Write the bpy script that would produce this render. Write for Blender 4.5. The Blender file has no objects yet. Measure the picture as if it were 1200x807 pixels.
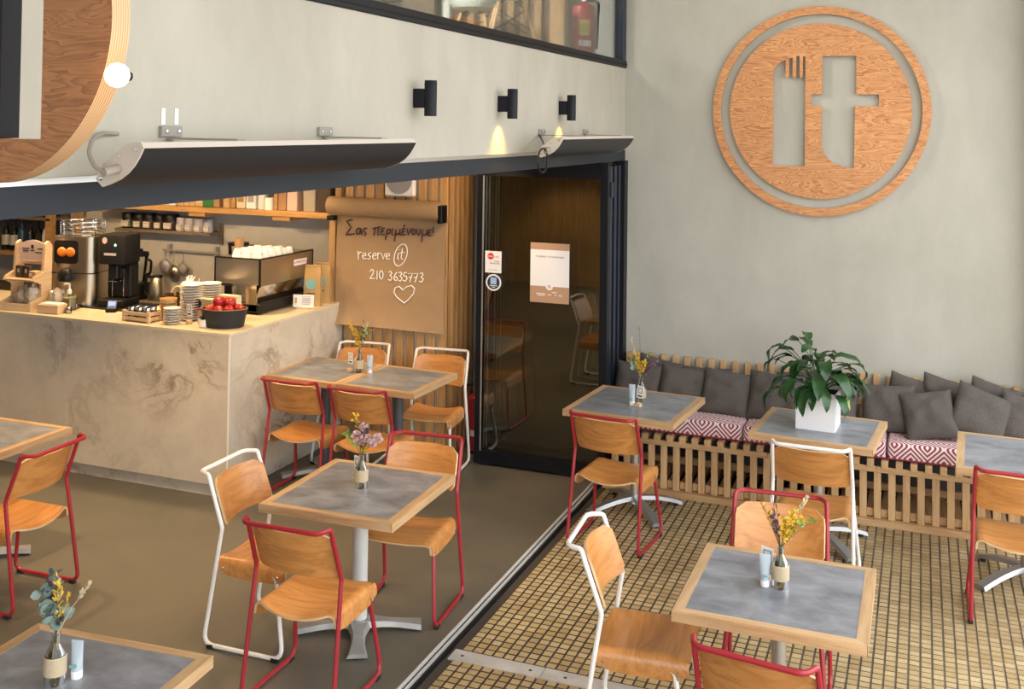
import bpy, bmesh, math, random
from mathutils import Vector, Matrix, noise

SC = bpy.context.scene
COL = SC.collection
R = math.radians
rnd = random.Random(11)

# ------------------------------------------------------------------ camera
cd = bpy.data.cameras.new('camera')
cam = bpy.data.objects.new('camera', cd)
COL.objects.link(cam)
cd.sensor_width = 36.0
cd.lens = 1233.5 * 36.0 / 1200.0
cd.shift_x = 0.0
cd.shift_y = -0.2352
cd.clip_start = 0.05
yaw, pitch, roll = -0.3722, -0.0219, 0.0131
fwd = Vector((math.sin(yaw) * math.cos(pitch), math.cos(yaw) * math.cos(pitch), -math.sin(pitch)))
rgt = Vector((math.cos(yaw), -math.sin(yaw), 0))
upv = rgt.cross(fwd)
r2 = rgt * math.cos(roll) + upv * math.sin(roll)
u2 = upv * math.cos(roll) - rgt * math.sin(roll)
cam.matrix_world = Matrix(((r2.x, u2.x, -fwd.x, 0), (r2.y, u2.y, -fwd.y, 0), (r2.z, u2.z, -fwd.z, 2.7), (0, 0, 0, 1)))
SC.camera = cam

# ------------------------------------------------------------------ daylight and exposure
w = bpy.data.worlds.new('overcast_sky')
SC.world = w
w.use_nodes = True
bg = w.node_tree.nodes['Background']
bg.inputs[0].default_value = (0.97, 0.985, 1.0, 1)
bg.inputs[1].default_value = 2.7
SC.view_settings.view_transform = 'Standard'
SC.view_settings.look = 'None'
SC.view_settings.exposure = 0.55
SC.view_settings.gamma = 1.0
SC.view_settings.use_curve_mapping = False


# ------------------------------------------------------------------ materials
MATS = {}


class NT:
    """small helper around a node tree"""
    def __init__(s, name):
        s.m = bpy.data.materials.new(name)
        s.m.use_nodes = True
        s.t = s.m.node_tree
        s.b = s.t.nodes['Principled BSDF']
        MATS[name] = s.m

    def n(s, typ, **kw):
        nd = s.t.nodes.new(typ)
        for k, v in kw.items():
            if k.startswith('i_'):
                nd.inputs[k[2:].replace('_', ' ')].default_value = v
            elif k.startswith('x'):
                nd.inputs[int(k[1:])].default_value = v
            else:
                setattr(nd, k, v)
        return nd

    def l(s, a, b):
        s.t.links.new(a, b)

    def base(s, c, rough=.5, metal=0., spec=None):
        s.b.inputs['Base Color'].default_value = (*c, 1)
        s.b.inputs['Roughness'].default_value = rough
        s.b.inputs['Metallic'].default_value = metal
        if spec is not None:
            s.b.inputs['Specular IOR Level'].default_value = spec

    def ramp(s, stops, mode='LINEAR'):
        r = s.n('ShaderNodeValToRGB')
        r.color_ramp.interpolation = mode
        e = r.color_ramp.elements
        while len(e) < len(stops):
            e.new(.5)
        for k, (p, c) in enumerate(stops):
            e[k].position = p
            e[k].color = (*c, 1)
        return r

    def coord(s, scale=(1, 1, 1), rot=(0, 0, 0), which='Object', jitter=0.):
        tc = s.n('ShaderNodeTexCoord')
        mp = s.n('ShaderNodeMapping')
        mp.inputs['Scale'].default_value = scale
        mp.inputs['Rotation'].default_value = rot
        if jitter:
            oi = s.n('ShaderNodeObjectInfo')
            mu = s.n('ShaderNodeMath', operation='MULTIPLY', x1=jitter)
            s.l(oi.outputs['Random'], mu.inputs[0])
            ad = s.n('ShaderNodeVectorMath', operation='ADD')
            s.l(tc.outputs[which], ad.inputs[0])
            s.l(mu.outputs[0], ad.inputs[1])
            s.l(ad.outputs[0], mp.inputs['Vector'])
        else:
            s.l(tc.outputs[which], mp.inputs['Vector'])
        return mp.outputs[0]

    def noise(s, vec, scale, detail=4, rough=.55, dist=0.):
        nz = s.n('ShaderNodeTexNoise')
        nz.inputs['Scale'].default_value = scale
        nz.inputs['Detail'].default_value = detail
        nz.inputs['Roughness'].default_value = rough
        nz.inputs['Distortion'].default_value = dist
        s.l(vec, nz.inputs['Vector'])
        return nz.outputs['Fac']

    def bump(s, h, strength=.2, dist=.01):
        b = s.n('ShaderNodeBump')
        b.inputs['Strength'].default_value = strength
        b.inputs['Distance'].default_value = dist
        s.l(h, b.inputs['Height'])
        s.l(b.outputs[0], s.b.inputs['Normal'])

    def mix(s, fac, a, b, mode='MIX'):
        mx = s.n('ShaderNodeMix', data_type='RGBA', blend_type=mode)
        if isinstance(fac, float):
            mx.inputs[0].default_value = fac
        else:
            s.l(fac, mx.inputs[0])
        for k, v in ((6, a), (7, b)):
            if isinstance(v, tuple):
                mx.inputs[k].default_value = (*v, 1)
            else:
                s.l(v, mx.inputs[k])
        return mx.outputs[2]

    def color(s, out):
        s.l(out, s.b.inputs['Base Color'])


def plain(name, c, rough=.5, metal=0., spec=None, vary=.0):
    t = NT(name)
    t.base(c, rough, metal, spec)
    if vary:
        v = t.coord((1, 1, 1))
        f = t.noise(v, 9, 3)
        r = t.ramp([(.3, tuple(x * (1 - vary) for x in c)), (.7, tuple(min(1, x * (1 + vary)) for x in c))])
        t.l(f, r.inputs[0])
        t.color(r.outputs[0])
    return t.m


def wood(name, dark, light, along='X', rough=.4, fine=1., coat=0., jitter=7., bands=5.):
    t = NT(name)
    t.base(light, rough)
    sc = {'X': (.7, 7, 7), 'Y': (7, .7, 7), 'Z': (7, 7, .7)}[along]
    v = t.coord(sc, jitter=jitter)
    f = t.noise(v, 1.1 * fine, 3, .5, .7)
    mu = t.n('ShaderNodeMath', operation='MULTIPLY', x1=bands)
    t.l(f, mu.inputs[0])
    fr = t.n('ShaderNodeMath', operation='PINGPONG', x1=.5)
    t.l(mu.outputs[0], fr.inputs[0])
    g = t.noise(v, 9 * fine, 3, .6)
    ad = t.n('ShaderNodeMath', operation='ADD')
    t.l(fr.outputs[0], ad.inputs[0])
    t.l(g, ad.inputs[1])
    r = t.ramp([(.3, dark), (.95, light)])
    t.l(ad.outputs[0], r.inputs[0])
    oi = t.n('ShaderNodeObjectInfo')
    hs = t.n('ShaderNodeHueSaturation')
    ml = t.n('ShaderNodeMath', operation='MULTIPLY_ADD', x1=.22, x2=.89)
    t.l(oi.outputs['Random'], ml.inputs[0])
    t.l(ml.outputs[0], hs.inputs['Value'])
    t.l(r.outputs[0], hs.inputs['Color'])
    t.color(hs.outputs[0])
    if coat:
        t.b.inputs['Coat Weight'].default_value = coat
        t.b.inputs['Coat Roughness'].default_value = .25
    t.bump(g, .06, .002)
    return t.m


def rotary_ply(name, dark, light, k=1.):
    """peeled softwood plywood: broad contour figure"""
    t = NT(name)
    t.base(light, .55)
    v = t.coord((1.5 * k, 8 * k, 8 * k), jitter=3)
    f = t.noise(v, 1.5, 3, .5, .9)
    mu = t.n('ShaderNodeMath', operation='MULTIPLY', x1=12.)
    t.l(f, mu.inputs[0])
    fr = t.n('ShaderNodeMath', operation='FRACT')
    t.l(mu.outputs[0], fr.inputs[0])
    v2 = t.coord((3, 60, 60))
    g = t.noise(v2, 3, 4, .6)
    ad = t.n('ShaderNodeMath', operation='MULTIPLY_ADD', x1=.35, x2=0.)
    t.l(g, ad.inputs[0])
    t.l(fr.outputs[0], ad.inputs[2])
    r = t.ramp([(.1, light), (.72, tuple(.5 * (a + b) for a, b in zip(dark, light))), (1.0, dark), (1.15, light)])
    t.l(ad.outputs[0], r.inputs[0])
    t.color(r.outputs[0])
    return t.m


def plaster(name, c1, c2, rough=.8):
    t = NT(name)
    t.base(c1, rough)
    v = t.coord((1, 1, .6))
    f = t.noise(v, 1.3, 6, .62, .4)
    r = t.ramp([(.3, c1), (.7, c2)])
    t.l(f, r.inputs[0])
    v2 = t.coord((2.6, 2.6, 1.2))
    f2 = t.noise(v2, 1.6, 6, .68, .3)
    r2_ = t.ramp([(.35, (.86, .86, .85)), (.62, (1, 1, 1))])
    t.l(f2, r2_.inputs[0])
    t.color(t.mix(.6, r.outputs[0], r2_.outputs[0], 'MULTIPLY'))
    t.bump(f2, .08, .01)
    return t.m


def marble(name, base, vein):
    t = NT(name)
    t.base(base, .32)
    v = t.coord((1, 1, 1))
    warp = t.n('ShaderNodeTexNoise', x2=1.6, x3=5.)
    t.l(v, warp.inputs['Vector'])
    sc = t.n('ShaderNodeVectorMath', operation='SCALE')
    sc.inputs['Scale'].default_value = .9
    t.l(warp.outputs['Color'], sc.inputs[0])
    ad = t.n('ShaderNodeVectorMath', operation='ADD')
    t.l(v, ad.inputs[0])
    t.l(sc.outputs[0], ad.inputs[1])
    f = t.noise(ad.outputs[0], 1.25, 8, .62, .3)
    sb = t.n('ShaderNodeMath', operation='SUBTRACT', x1=.5)
    t.l(f, sb.inputs[0])
    ab = t.n('ShaderNodeMath', operation='ABSOLUTE')
    t.l(sb.outputs[0], ab.inputs[0])
    r = t.ramp([(0.0, (1, 1, 1)), (.010, (.75, .75, .75)), (.028, (.22, .22, .22)), (.07, (0, 0, 0))])
    t.l(ab.outputs[0], r.inputs[0])
    area = t.noise(v, .9, 2, .5)
    ra = t.ramp([(.48, (0, 0, 0)), (.66, (1, 1, 1))])
    t.l(area, ra.inputs[0])
    fac = t.mix(1.0, r.outputs[0], ra.outputs[0], 'MULTIPLY')
    blotch = t.noise(v, 5, 6, .7, .5)
    rb = t.ramp([(.35, tuple(x * .86 for x in base)), (.65, base)])
    t.l(blotch, rb.inputs[0])
    t.color(t.mix(fac, rb.outputs[0], vein))
    return t.m


def mottled(name, c1, c2, scale, rough, detail=6, stretch=(1, 1, 1), bump=0., jitter=4.):
    t = NT(name)
    t.base(c1, rough)
    v = t.coord(stretch, jitter=jitter)
    f = t.noise(v, scale, detail, .6, .4)
    r = t.ramp([(.3, c1), (.7, c2)])
    t.l(f, r.inputs[0])
    t.color(r.outputs[0])
    if bump:
        g = t.noise(v, scale * 9, 3)
        t.bump(g, bump, .004)
    return t.m


def glass(name, tint=(1, 1, 1), rough=0., refl=1.):
    """thin pane: mirror reflection by angle over a clear or tinted transmission"""
    t = NT(name)
    t.t.nodes.remove(t.b)
    out = t.t.nodes['Material Output']
    tr = t.n('ShaderNodeBsdfTransparent')
    tr.inputs[0].default_value = (*tint, 1)
    gl = t.n('ShaderNodeBsdfGlossy')
    gl.inputs['Roughness'].default_value = rough
    fr = t.n('ShaderNodeFresnel')
    fr.inputs['IOR'].default_value = 1.5
    mu = t.n('ShaderNodeMath', operation='MULTIPLY', x1=refl)
    t.l(fr.outputs[0], mu.inputs[0])
    mx = t.n('ShaderNodeMixShader')
    t.l(mu.outputs[0], mx.inputs[0])
    t.l(tr.outputs[0], mx.inputs[1])
    t.l(gl.outputs[0], mx.inputs[2])
    t.l(mx.outputs[0], out.inputs['Surface'])
    return t.m


def glow(name, c, s):
    t = NT(name)
    t.base(c, .5)
    t.b.inputs['Emission Color'].default_value = (*c, 1)
    t.b.inputs['Emission Strength'].default_value = s
    return t.m


# setting
plaster('plaster_terrace', (.42, .405, .345), (.49, .475, .41))
plaster('plaster_facade', (.42, .395, .325), (.50, .475, .40))
plain('paint_cafe', (.50, .49, .46), .8, vary=.06)
plain('paint_dark', (.10, .09, .085), .8)
plain('paint_white', (.66, .68, .66), .8)
plain('ceiling_paint', (.62, .60, .56), .9)
mottled('microcement', (.118, .108, .083), (.152, .136, .102), 1.6, .42, jitter=0)
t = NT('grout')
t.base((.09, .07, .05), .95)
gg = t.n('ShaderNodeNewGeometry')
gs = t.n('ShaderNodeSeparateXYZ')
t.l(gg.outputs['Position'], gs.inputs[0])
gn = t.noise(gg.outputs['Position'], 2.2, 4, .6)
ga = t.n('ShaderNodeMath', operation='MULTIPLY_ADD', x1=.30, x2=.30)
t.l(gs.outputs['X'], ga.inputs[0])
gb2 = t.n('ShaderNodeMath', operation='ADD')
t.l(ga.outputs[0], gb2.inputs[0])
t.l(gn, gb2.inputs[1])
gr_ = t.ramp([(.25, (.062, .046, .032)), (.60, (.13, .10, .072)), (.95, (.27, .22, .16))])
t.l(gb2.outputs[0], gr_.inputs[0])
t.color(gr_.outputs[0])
plain('steel_beam', (.022, .026, .033), .6, spec=.25)
plain('rail_silver', (.62, .62, .60), .4)
plain('aluminium', (.62, .62, .60), .35, .9)
mottled('aluminium_worn', (.36, .35, .33), (.56, .55, .52), 7, .45)
plain('frame_black', (.006, .007, .010), .45, spec=.25)
plain('frame_navy', (.010, .016, .028), .38, spec=.35)
plain('track_dark', (.015, .015, .016), .45)
glass('door_glass', (.82, .83, .78), .0, 2.6)
glass('upper_glass', (.93, .95, .94), .0, .8)
glass('clear_glass', (.90, .94, .92), .02, 1.0)
glass('bottle_glass', (.80, .84, .78), .02, 1.2)
# tile with a colour of its own for each tile
t = NT('tile_ceramic')
t.base((.5, .36, .17), .5)
geo = t.n('ShaderNodeNewGeometry')
dv = t.n('ShaderNodeVectorMath', operation='DIVIDE')
dv.inputs[1].default_value = (.0565, .053, 1.)
t.l(geo.outputs['Position'], dv.inputs[0])
fl = t.n('ShaderNodeVectorMath', operation='FLOOR')
t.l(dv.outputs[0], fl.inputs[0])
wn = t.n('ShaderNodeTexWhiteNoise', noise_dimensions='2D')
t.l(fl.outputs[0], wn.inputs['Vector'])
rr = t.ramp([(0., (.44, .315, .145)), (.5, (.53, .40, .20)), (1., (.60, .475, .27))])
t.l(wn.outputs['Value'], rr.inputs[0])
pn = t.n('ShaderNodeTexNoise', x2=1.1, x3=5.)
t.l(geo.outputs['Position'], pn.inputs['Vector'])
rp = t.ramp([(.35, (.72, .70, .68)), (.6, (1, 1, 1))])
t.l(pn.outputs['Fac'], rp.inputs[0])
pn2 = t.n('ShaderNodeTexNoise', x2=60., x3=3.)
t.l(geo.outputs['Position'], pn2.inputs['Vector'])
rp2 = t.ramp([(.3, (.82, .80, .78)), (.6, (1, 1, 1))])
t.l(pn2.outputs['Fac'], rp2.inputs[0])
t.color(t.mix(1., t.mix(1., rr.outputs[0], rp.outputs[0], 'MULTIPLY'), rp2.outputs[0], 'MULTIPLY'))

marble('marble_front', (.62, .55, .44), (.20, .135, .08))
plain('marble_edge', (.80, .76, .68), .35)
mottled('counter_slab', (.62, .52, .36), (.70, .60, .43), 6, .38)
# timber
wood('beech_ply', (.40, .160, .038), (.58, .260, .074), 'X', .36, 1.0, .25)
plain('ply_edge', (.66, .45, .24), .5, vary=.15)
wood('oak_border_x', (.40, .245, .115), (.56, .37, .20), 'X', .45)
wood('oak_border_y', (.40, .245, .115), (.56, .37, .20), 'Y', .45)
wood('pine_x', (.45, .265, .115), (.60, .385, .19), 'X', .55)
wood('pine_y', (.45, .265, .115), (.60, .385, .19), 'Y', .55)
wood('pine_z', (.45, .265, .115), (.60, .385, .19), 'Z', .55)
wood('slat_z', (.33, .18, .065), (.50, .295, .12), 'Z', .5)
wood('brown_z', (.085, .042, .016), (.17, .085, .032), 'Z', .5)
wood('shelf_x', (.36, .19, .06), (.50, .28, .10), 'X', .5)
wood('bare_wood', (.55, .38, .22), (.68, .50, .31), 'X', .6)
wood('bamboo', (.50, .29, .11), (.62, .39, .17), 'Z', .5)
wood('grey_wood', (.12, .09, .06), (.20, .15, .10), 'X', .6)
rotary_ply('sign_ply', (.35, .125, .040), (.66, .320, .125))
rotary_ply('sign_ply_dark', (.15, .058, .020), (.27, .115, .042), 1.5)
t = NT('sign_edge')
t.base((.55, .33, .17), .5)
v = t.coord((1, 1, 1))
wv = t.n('ShaderNodeTexWave', wave_type='BANDS', bands_direction='Z', x1=46.)
t.l(v, wv.inputs['Vector'])
r_ = t.ramp([(.2, (.46, .25, .11)), (.8, (.66, .43, .235))])
t.l(wv.outputs['Fac'], r_.inputs[0])
t.color(r_.outputs[0])
# things
mottled('laminate', (.135, .145, .165), (.31, .33, .365), 5.5, .30, 7, (1, 1.6, 1))
plain('tube_red', (.33, .018, .028), .36, spec=.55)
plain('tube_white', (.80, .78, .74), .38)
plain('rubber', (.012, .012, .012), .7)
plain('bolt_steel', (.55, .52, .48), .3, .9)
plain('brushed_steel', (.60, .60, .60), .34, 1.)
plain('cast_aluminium', (.40, .41, .42), .40, .85)
plain('pole_grey', (.56, .56, .53), .5)
plain('base_grey', (.33, .33, .31), .5, .3, vary=.15)
plain('pole_dark', (.07, .072, .08), .45)
t = NT('pillow_fabric')
t.base((.06, .055, .052), .95)
v = t.coord((40, 4, 160), jitter=3)
f = t.noise(v, 2.2, 3, .6)
r_ = t.ramp([(.3, (.054, .046, .041)), (.75, (.126, .108, .097))])
t.l(f, r_.inputs[0])
t.color(r_.outputs[0])
t.bump(f, .25, .003)
# woven red and white concentric diamonds
t = NT('diamond_fabric')
t.base((.6, .5, .5), .9)
tc = t.n('ShaderNodeTexCoord')
sx = t.n('ShaderNodeSeparateXYZ')
t.l(tc.outputs['Object'], sx.inputs[0])
yz = t.n('ShaderNodeMath', operation='SUBTRACT')
t.l(sx.outputs['Y'], yz.inputs[0])
t.l(sx.outputs['Z'], yz.inputs[1])
px_ = t.n('ShaderNodeMath', operation='PINGPONG', x1=.105)
t.l(sx.outputs['X'], px_.inputs[0])
py_ = t.n('ShaderNodeMath', operation='PINGPONG', x1=.105)
t.l(yz.outputs[0], py_.inputs[0])
ad = t.n('ShaderNodeMath', operation='ADD')
t.l(px_.outputs[0], ad.inputs[0])
t.l(py_.outputs[0], ad.inputs[1])
ml = t.n('ShaderNodeMath', operation='MULTIPLY', x1=31.)
t.l(ad.outputs[0], ml.inputs[0])
fr = t.n('ShaderNodeMath', operation='FRACT')
t.l(ml.outputs[0], fr.inputs[0])
r_ = t.ramp([(0., (.30, .028, .055)), (.44, (.30, .028, .055)), (.52, (.76, .70, .69)), (.96, (.76, .70, .69))])
t.l(fr.outputs[0], r_.inputs[0])
t.color(r_.outputs[0])
plain('piping_red', (.22, .02, .04), .8)
plain('kraft', (.35, .232, .125), .75, vary=.05)
plain('marker_dark', (.035, .012, .025), .7)
plain('chalk_white', (.86, .84, .80), .8)
plain('card_white', (.82, .82, .82), .6)
plain('card_pinkish', (.56, .42, .36), .7)
plain('poster_tan', (.47, .285, .175), .6)
plain('print_dark', (.03, .03, .035), .6)
plain('print_grey', (.30, .30, .32), .6)
plain('print_red', (.62, .02, .02), .5)
plain('print_navy', (.010, .018, .055), .5)
plain('print_lightblue', (.35, .52, .75), .5)
plain('print_teal', (.20, .42, .40), .6)
plain('print_green', (.012, .17, .03), .5)
plain('black_plastic', (.006, .006, .007), .4, spec=.3)
plain('black_matt', (.007, .007, .008), .6, spec=.25)
plain('lamp_black', (.006, .007, .012), .5, spec=.25)
plain('heater_panel', (.020, .020, .022), .5, spec=.3)
plain('heater_body', (.56, .50, .43), .45)
plain('bracket_grey', (.30, .28, .25), .5)
plain('cable_grey', (.33, .29, .24), .6)
plain('steel_mirror', (.62, .60, .56), .14, 1.)
plain('steel_brush_warm', (.50, .45, .37), .32, 1.)
plain('chrome', (.75, .75, .75), .08, 1.)
plain('porcelain', (.80, .78, .74), .22)
plain('porcelain_grey', (.33, .32, .31), .4)
plain('bowl_charcoal', (.022, .023, .026), .65)
t = NT('apple_skin')
t.base((.45, .03, .03), .28)
v = t.coord((8, 8, 3), jitter=9)
f = t.noise(v, 1.6, 3)
r_ = t.ramp([(.3, (.40, .012, .015)), (.62, (.52, .05, .035)), (.85, (.66, .28, .10))])
t.l(f, r_.inputs[0])
t.color(r_.outputs[0])
plain('stem_brown', (.12, .07, .03), .8)
plain('orange_skin', (.55, .15, .01), .5)
plain('leaf_green', (.018, .072, .018), .33, vary=.35)
plain('leaf_pale', (.22, .30, .05), .4, vary=.2)
plain('leaf_eucalyptus', (.20, .27, .235), .6, vary=.15)
plain('leaf_olive', (.13, .15, .04), .6, vary=.3)
plain('petal_yellow', (.66, .43, .04), .6, vary=.2)
plain('petal_pink', (.45, .30, .29), .7, vary=.25)
plain('petal_plum', (.17, .09, .12), .7, vary=.25)
plain('grass_ear', (.62, .52, .34), .8)
plain('soil', (.03, .02, .012), .95)
plain('pot_white', (.84, .84, .85), .35)
t = NT('twine')
t.base((.58, .47, .31), .9)
v = t.coord((1, 1, 1))
wv = t.n('ShaderNodeTexWave', wave_type='BANDS', bands_direction='Z', x1=95., x2=1.5)
t.l(v, wv.inputs['Vector'])
r_ = t.ramp([(.1, (.36, .27, .16)), (.6, (.66, .55, .38))])
t.l(wv.outputs['Fac'], r_.inputs[0])
t.color(r_.outputs[0])
t.bump(wv.outputs['Fac'], .6, .002)
t = NT('tube_plastic')
t.base((.62, .72, .80), .25)
t.b.inputs['Transmission Weight'].default_value = .35
plain('extinguisher_red', (.40, .030, .035), .35)
plain('sticker_yellow', (.70, .58, .13), .5)
plain('shell_white', (.58, .64, .61), .5)
plain('jar_brown', (.05, .028, .015), .4)
plain('jar_pale', (.44, .42, .46), .3)
plain('label_cream', (.62, .58, .48), .7)
plain('pack_brown', (.34, .20, .10), .7, vary=.1)
plain('pack_tan', (.50, .33, .16), .7, vary=.1)
plain('pack_cream', (.66, .58, .40), .7)
plain('kraft_bag', (.42, .27, .105), .6, vary=.08)
t = NT('cello')
t.base((.72, .66, .56), .2)
t.b.inputs['Transmission Weight'].default_value = .55
plain('bottle_dark', (.012, .014, .012), .15)
plain('bottle_amber', (.10, .04, .01), .15)
plain('bottle_blue', (.03, .07, .13), .15)
plain('led_screen', (.20, .24, .30), .3)
glow('screen_blue', (.15, .22, .75), 1.5)
glow('led_green', (.2, 1., .6), 3.)
glow('bulb_warm', (1., .62, .22), 9.)
glow('downlight_face', (1., .66, .30), 9.)
glow('fill_diffuser', (1., .95, .88), 4.)  # glow of the lamps added upstairs
glow('spot_face', (1., .62, .12), 12.)


# ------------------------------------------------------------------ mesh helpers
def link(name, me, parent=None, loc=(0, 0, 0), rot=(0, 0, 0)):
    o = bpy.data.objects.new(name, me)
    COL.objects.link(o)
    o.location = loc
    o.rotation_euler = rot
    if parent is not None:
        o.parent = parent
    return o


def finish(name, bm, mats, parent=None, loc=(0, 0, 0), rot=(0, 0, 0), smooth=35):
    me = bpy.data.meshes.new(name)
    bm.to_mesh(me)
    bm.free()
    for m in ([mats] if isinstance(mats, str) else mats):
        me.materials.append(MATS[m])
    if smooth:
        me.shade_smooth()
        me.set_sharp_from_angle(angle=R(smooth))
    return link(name, me, parent, loc, rot)


def box(bm, x0, x1, y0, y1, z0, z1, mi=0, M=None):
    vs = [bm.verts.new((x, y, z)) for z in (z0, z1) for y in (y0, y1) for x in (x0, x1)]
    if M is not None:
        for v_ in vs:
            v_.co = M @ v_.co
    fs = []
    for q in ((0, 2, 3, 1), (4, 5, 7, 6), (0, 1, 5, 4), (2, 6, 7, 3), (0, 4, 6, 2), (1, 3, 7, 5)):
        f_ = bm.faces.new([vs[k] for k in q])
        f_.material_index = mi
        fs.append(f_)
    return vs, fs


def boxo(name, x0, x1, y0, y1, z0, z1, mat, parent=None, bev=0., loc=(0, 0, 0), rot=(0, 0, 0), seg=1):
    bm = bmesh.new()
    box(bm, x0, x1, y0, y1, z0, z1)
    if bev:
        bmesh.ops.bevel(bm, geom=bm.edges[:], offset=bev, segments=seg, affect='EDGES', profile=.5)
    return finish(name, bm, mat, parent, loc, rot, smooth=35 if bev else 0)


def fillet(pts, r, n=5):
    pts = [Vector(p) for p in pts]
    out = [pts[0]]
    rs = r if isinstance(r, (list, tuple)) else [r] * len(pts)
    for k in range(1, len(pts) - 1):
        a, b, c = pts[k - 1], pts[k], pts[k + 1]
        d1, d2 = (a - b), (c - b)
        l1, l2 = d1.length, d2.length
        d1.normalize()
        d2.normalize()
        ang = d1.angle(d2)
        if ang > 3.1 or rs[k] <= 0:
            out.append(b)
            continue
        tl = min(rs[k] / math.tan(ang / 2), l1 * .49, l2 * .49)
        p0, p1 = b + d1 * tl, b + d2 * tl
        for q in range(n + 1):
            s = q / n
            out.append((1 - s) ** 2 * p0 + 2 * s * (1 - s) * b + s * s * p1)
    out.append(pts[-1])
    return out


def tube(bm, pts, rad, seg=8, caps=True, mi=0, closed=False):
    pts = [Vector(p) for p in pts]
    n = len(pts)
    rads = rad if isinstance(rad, (list, tuple)) else [rad] * n
    t0 = (pts[1] - pts[0]).normalized()
    ref = Vector((0, 0, 1)) if abs(t0.z) < .9 else Vector((1, 0, 0))
    nrm = (ref - t0 * ref.dot(t0)).normalized()
    rings = []
    for k in range(n):
        if closed:
            tg = (pts[(k + 1) % n] - pts[k - 1]).normalized()
        else:
            tg = (pts[min(k + 1, n - 1)] - pts[max(k - 1, 0)]).normalized()
        nrm = (nrm - tg * nrm.dot(tg))
        if nrm.length < 1e-6:
            nrm = tg.orthogonal()
        nrm.normalize()
        bn = tg.cross(nrm)
        rings.append([bm.verts.new(pts[k] + (nrm * math.cos(2 * math.pi * j / seg) + bn * math.sin(2 * math.pi * j / seg)) * rads[k]) for j in range(seg)])
    for k in range(n if closed else n - 1):
        a, b = rings[k], rings[(k + 1) % n]
        for j in range(seg):
            f_ = bm.faces.new((a[j], a[(j + 1) % seg], b[(j + 1) % seg], b[j]))
            f_.material_index = mi
    if caps and not closed:
        bm.faces.new(rings[0][::-1]).material_index = mi
        bm.faces.new(rings[-1]).material_index = mi


def tubeo(name, pts, rad, mat, parent=None, seg=8, loc=(0, 0, 0), rot=(0, 0, 0), closed=False):
    bm = bmesh.new()
    tube(bm, pts, rad, seg, closed=closed)
    return finish(name, bm, mat, parent, loc, rot)


def lathe(bm, prof, seg=16, mi=0, c=(0, 0, 0), sx=1., sy=1.):
    rings = []
    for r_0, z in prof:
        if r_0 < 1e-5:
            rings.append([bm.verts.new((c[0], c[1], c[2] + z))])
        else:
            rings.append([bm.verts.new((c[0] + sx * r_0 * math.cos(2 * math.pi * j / seg), c[1] + sy * r_0 * math.sin(2 * math.pi * j / seg), c[2] + z)) for j in range(seg)])
    for a, b in zip(rings[:-1], rings[1:]):
        for j in range(seg):
            q = [a[j % len(a)], a[(j + 1) % len(a)], b[(j + 1) % len(b)], b[j % len(b)]]
            q = list(dict.fromkeys(q))
            if len(q) > 2:
                bm.faces.new(q).material_index = mi


def latheo(name, prof, mat, parent=None, seg=16, loc=(0, 0, 0), rot=(0, 0, 0), sx=1., sy=1.):
    bm = bmesh.new()
    lathe(bm, prof, seg, 0, (0, 0, 0), sx, sy)
    bmesh.ops.recalc_face_normals(bm, faces=bm.faces[:])
    return finish(name, bm, mat, parent, loc, rot)


def sheet(bm, P, th, mi=0, rim=1):
    """bent sheet of thickness th over the grid of points P[i][j]"""
    n, m = len(P), len(P[0])
    P = [[Vector(p) for p in row] for row in P]
    A, B = [], []
    for i in range(n):
        ra, rb = [], []
        for j in range(m):
            du = P[min(i + 1, n - 1)][j] - P[max(i - 1, 0)][j]
            dv_ = P[i][min(j + 1, m - 1)] - P[i][max(j - 1, 0)]
            nn = du.cross(dv_)
            if nn.length > 1e-9:
                nn.normalize()
            ra.append(bm.verts.new(P[i][j] + nn * th / 2))
            rb.append(bm.verts.new(P[i][j] - nn * th / 2))
        A.append(ra)
        B.append(rb)
    for i in range(n - 1):
        for j in range(m - 1):
            bm.faces.new((A[i][j], A[i + 1][j], A[i + 1][j + 1], A[i][j + 1])).material_index = mi
            bm.faces.new((B[i][j], B[i][j + 1], B[i + 1][j + 1], B[i + 1][j])).material_index = mi
    loop = [(i, 0) for i in range(n)] + [(n - 1, j) for j in range(1, m)] + [(i, m - 1) for i in range(n - 2, -1, -1)] + [(0, j) for j in range(m - 2, 0, -1)]
    for k in range(len(loop)):
        (i, j), (p, q) = loop[k], loop[(k + 1) % len(loop)]
        bm.faces.new((A[i][j], B[i][j], B[p][q], A[p][q])).material_index = rim


def outline(name, polys, depth, mat, parent=None, loc=(0, 0, 0), rot=(0, 0, 0)):
    """flat plate of the given closed outlines (inner ones are holes), thickness depth"""
    cu = bpy.data.curves.new(name, 'CURVE')
    cu.dimensions = '2D'
    cu.fill_mode = 'BOTH'
    cu.extrude = depth / 2
    for poly in polys:
        sp = cu.splines.new('POLY')
        sp.points.add(len(poly) - 1)
        for k, (x, y) in enumerate(poly):
            sp.points[k].co = (x, y, 0, 1)
        sp.use_cyclic_u = True
    tmp = bpy.data.objects.new('tmp', cu)
    COL.objects.link(tmp)
    dg = bpy.context.evaluated_depsgraph_get()
    me = bpy.data.meshes.new_from_object(tmp.evaluated_get(dg))
    bpy.data.objects.remove(tmp)
    bpy.data.curves.remove(cu)
    me.name = name
    me.materials.clear()
    for m in ([mat] if isinstance(mat, str) else mat):
        me.materials.append(MATS[m])
    if not isinstance(mat, str):
        for p in me.polygons:
            p.material_index = 0 if abs(p.normal.z) > .5 else 1
    return link(name, me, parent, loc, rot)


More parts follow.
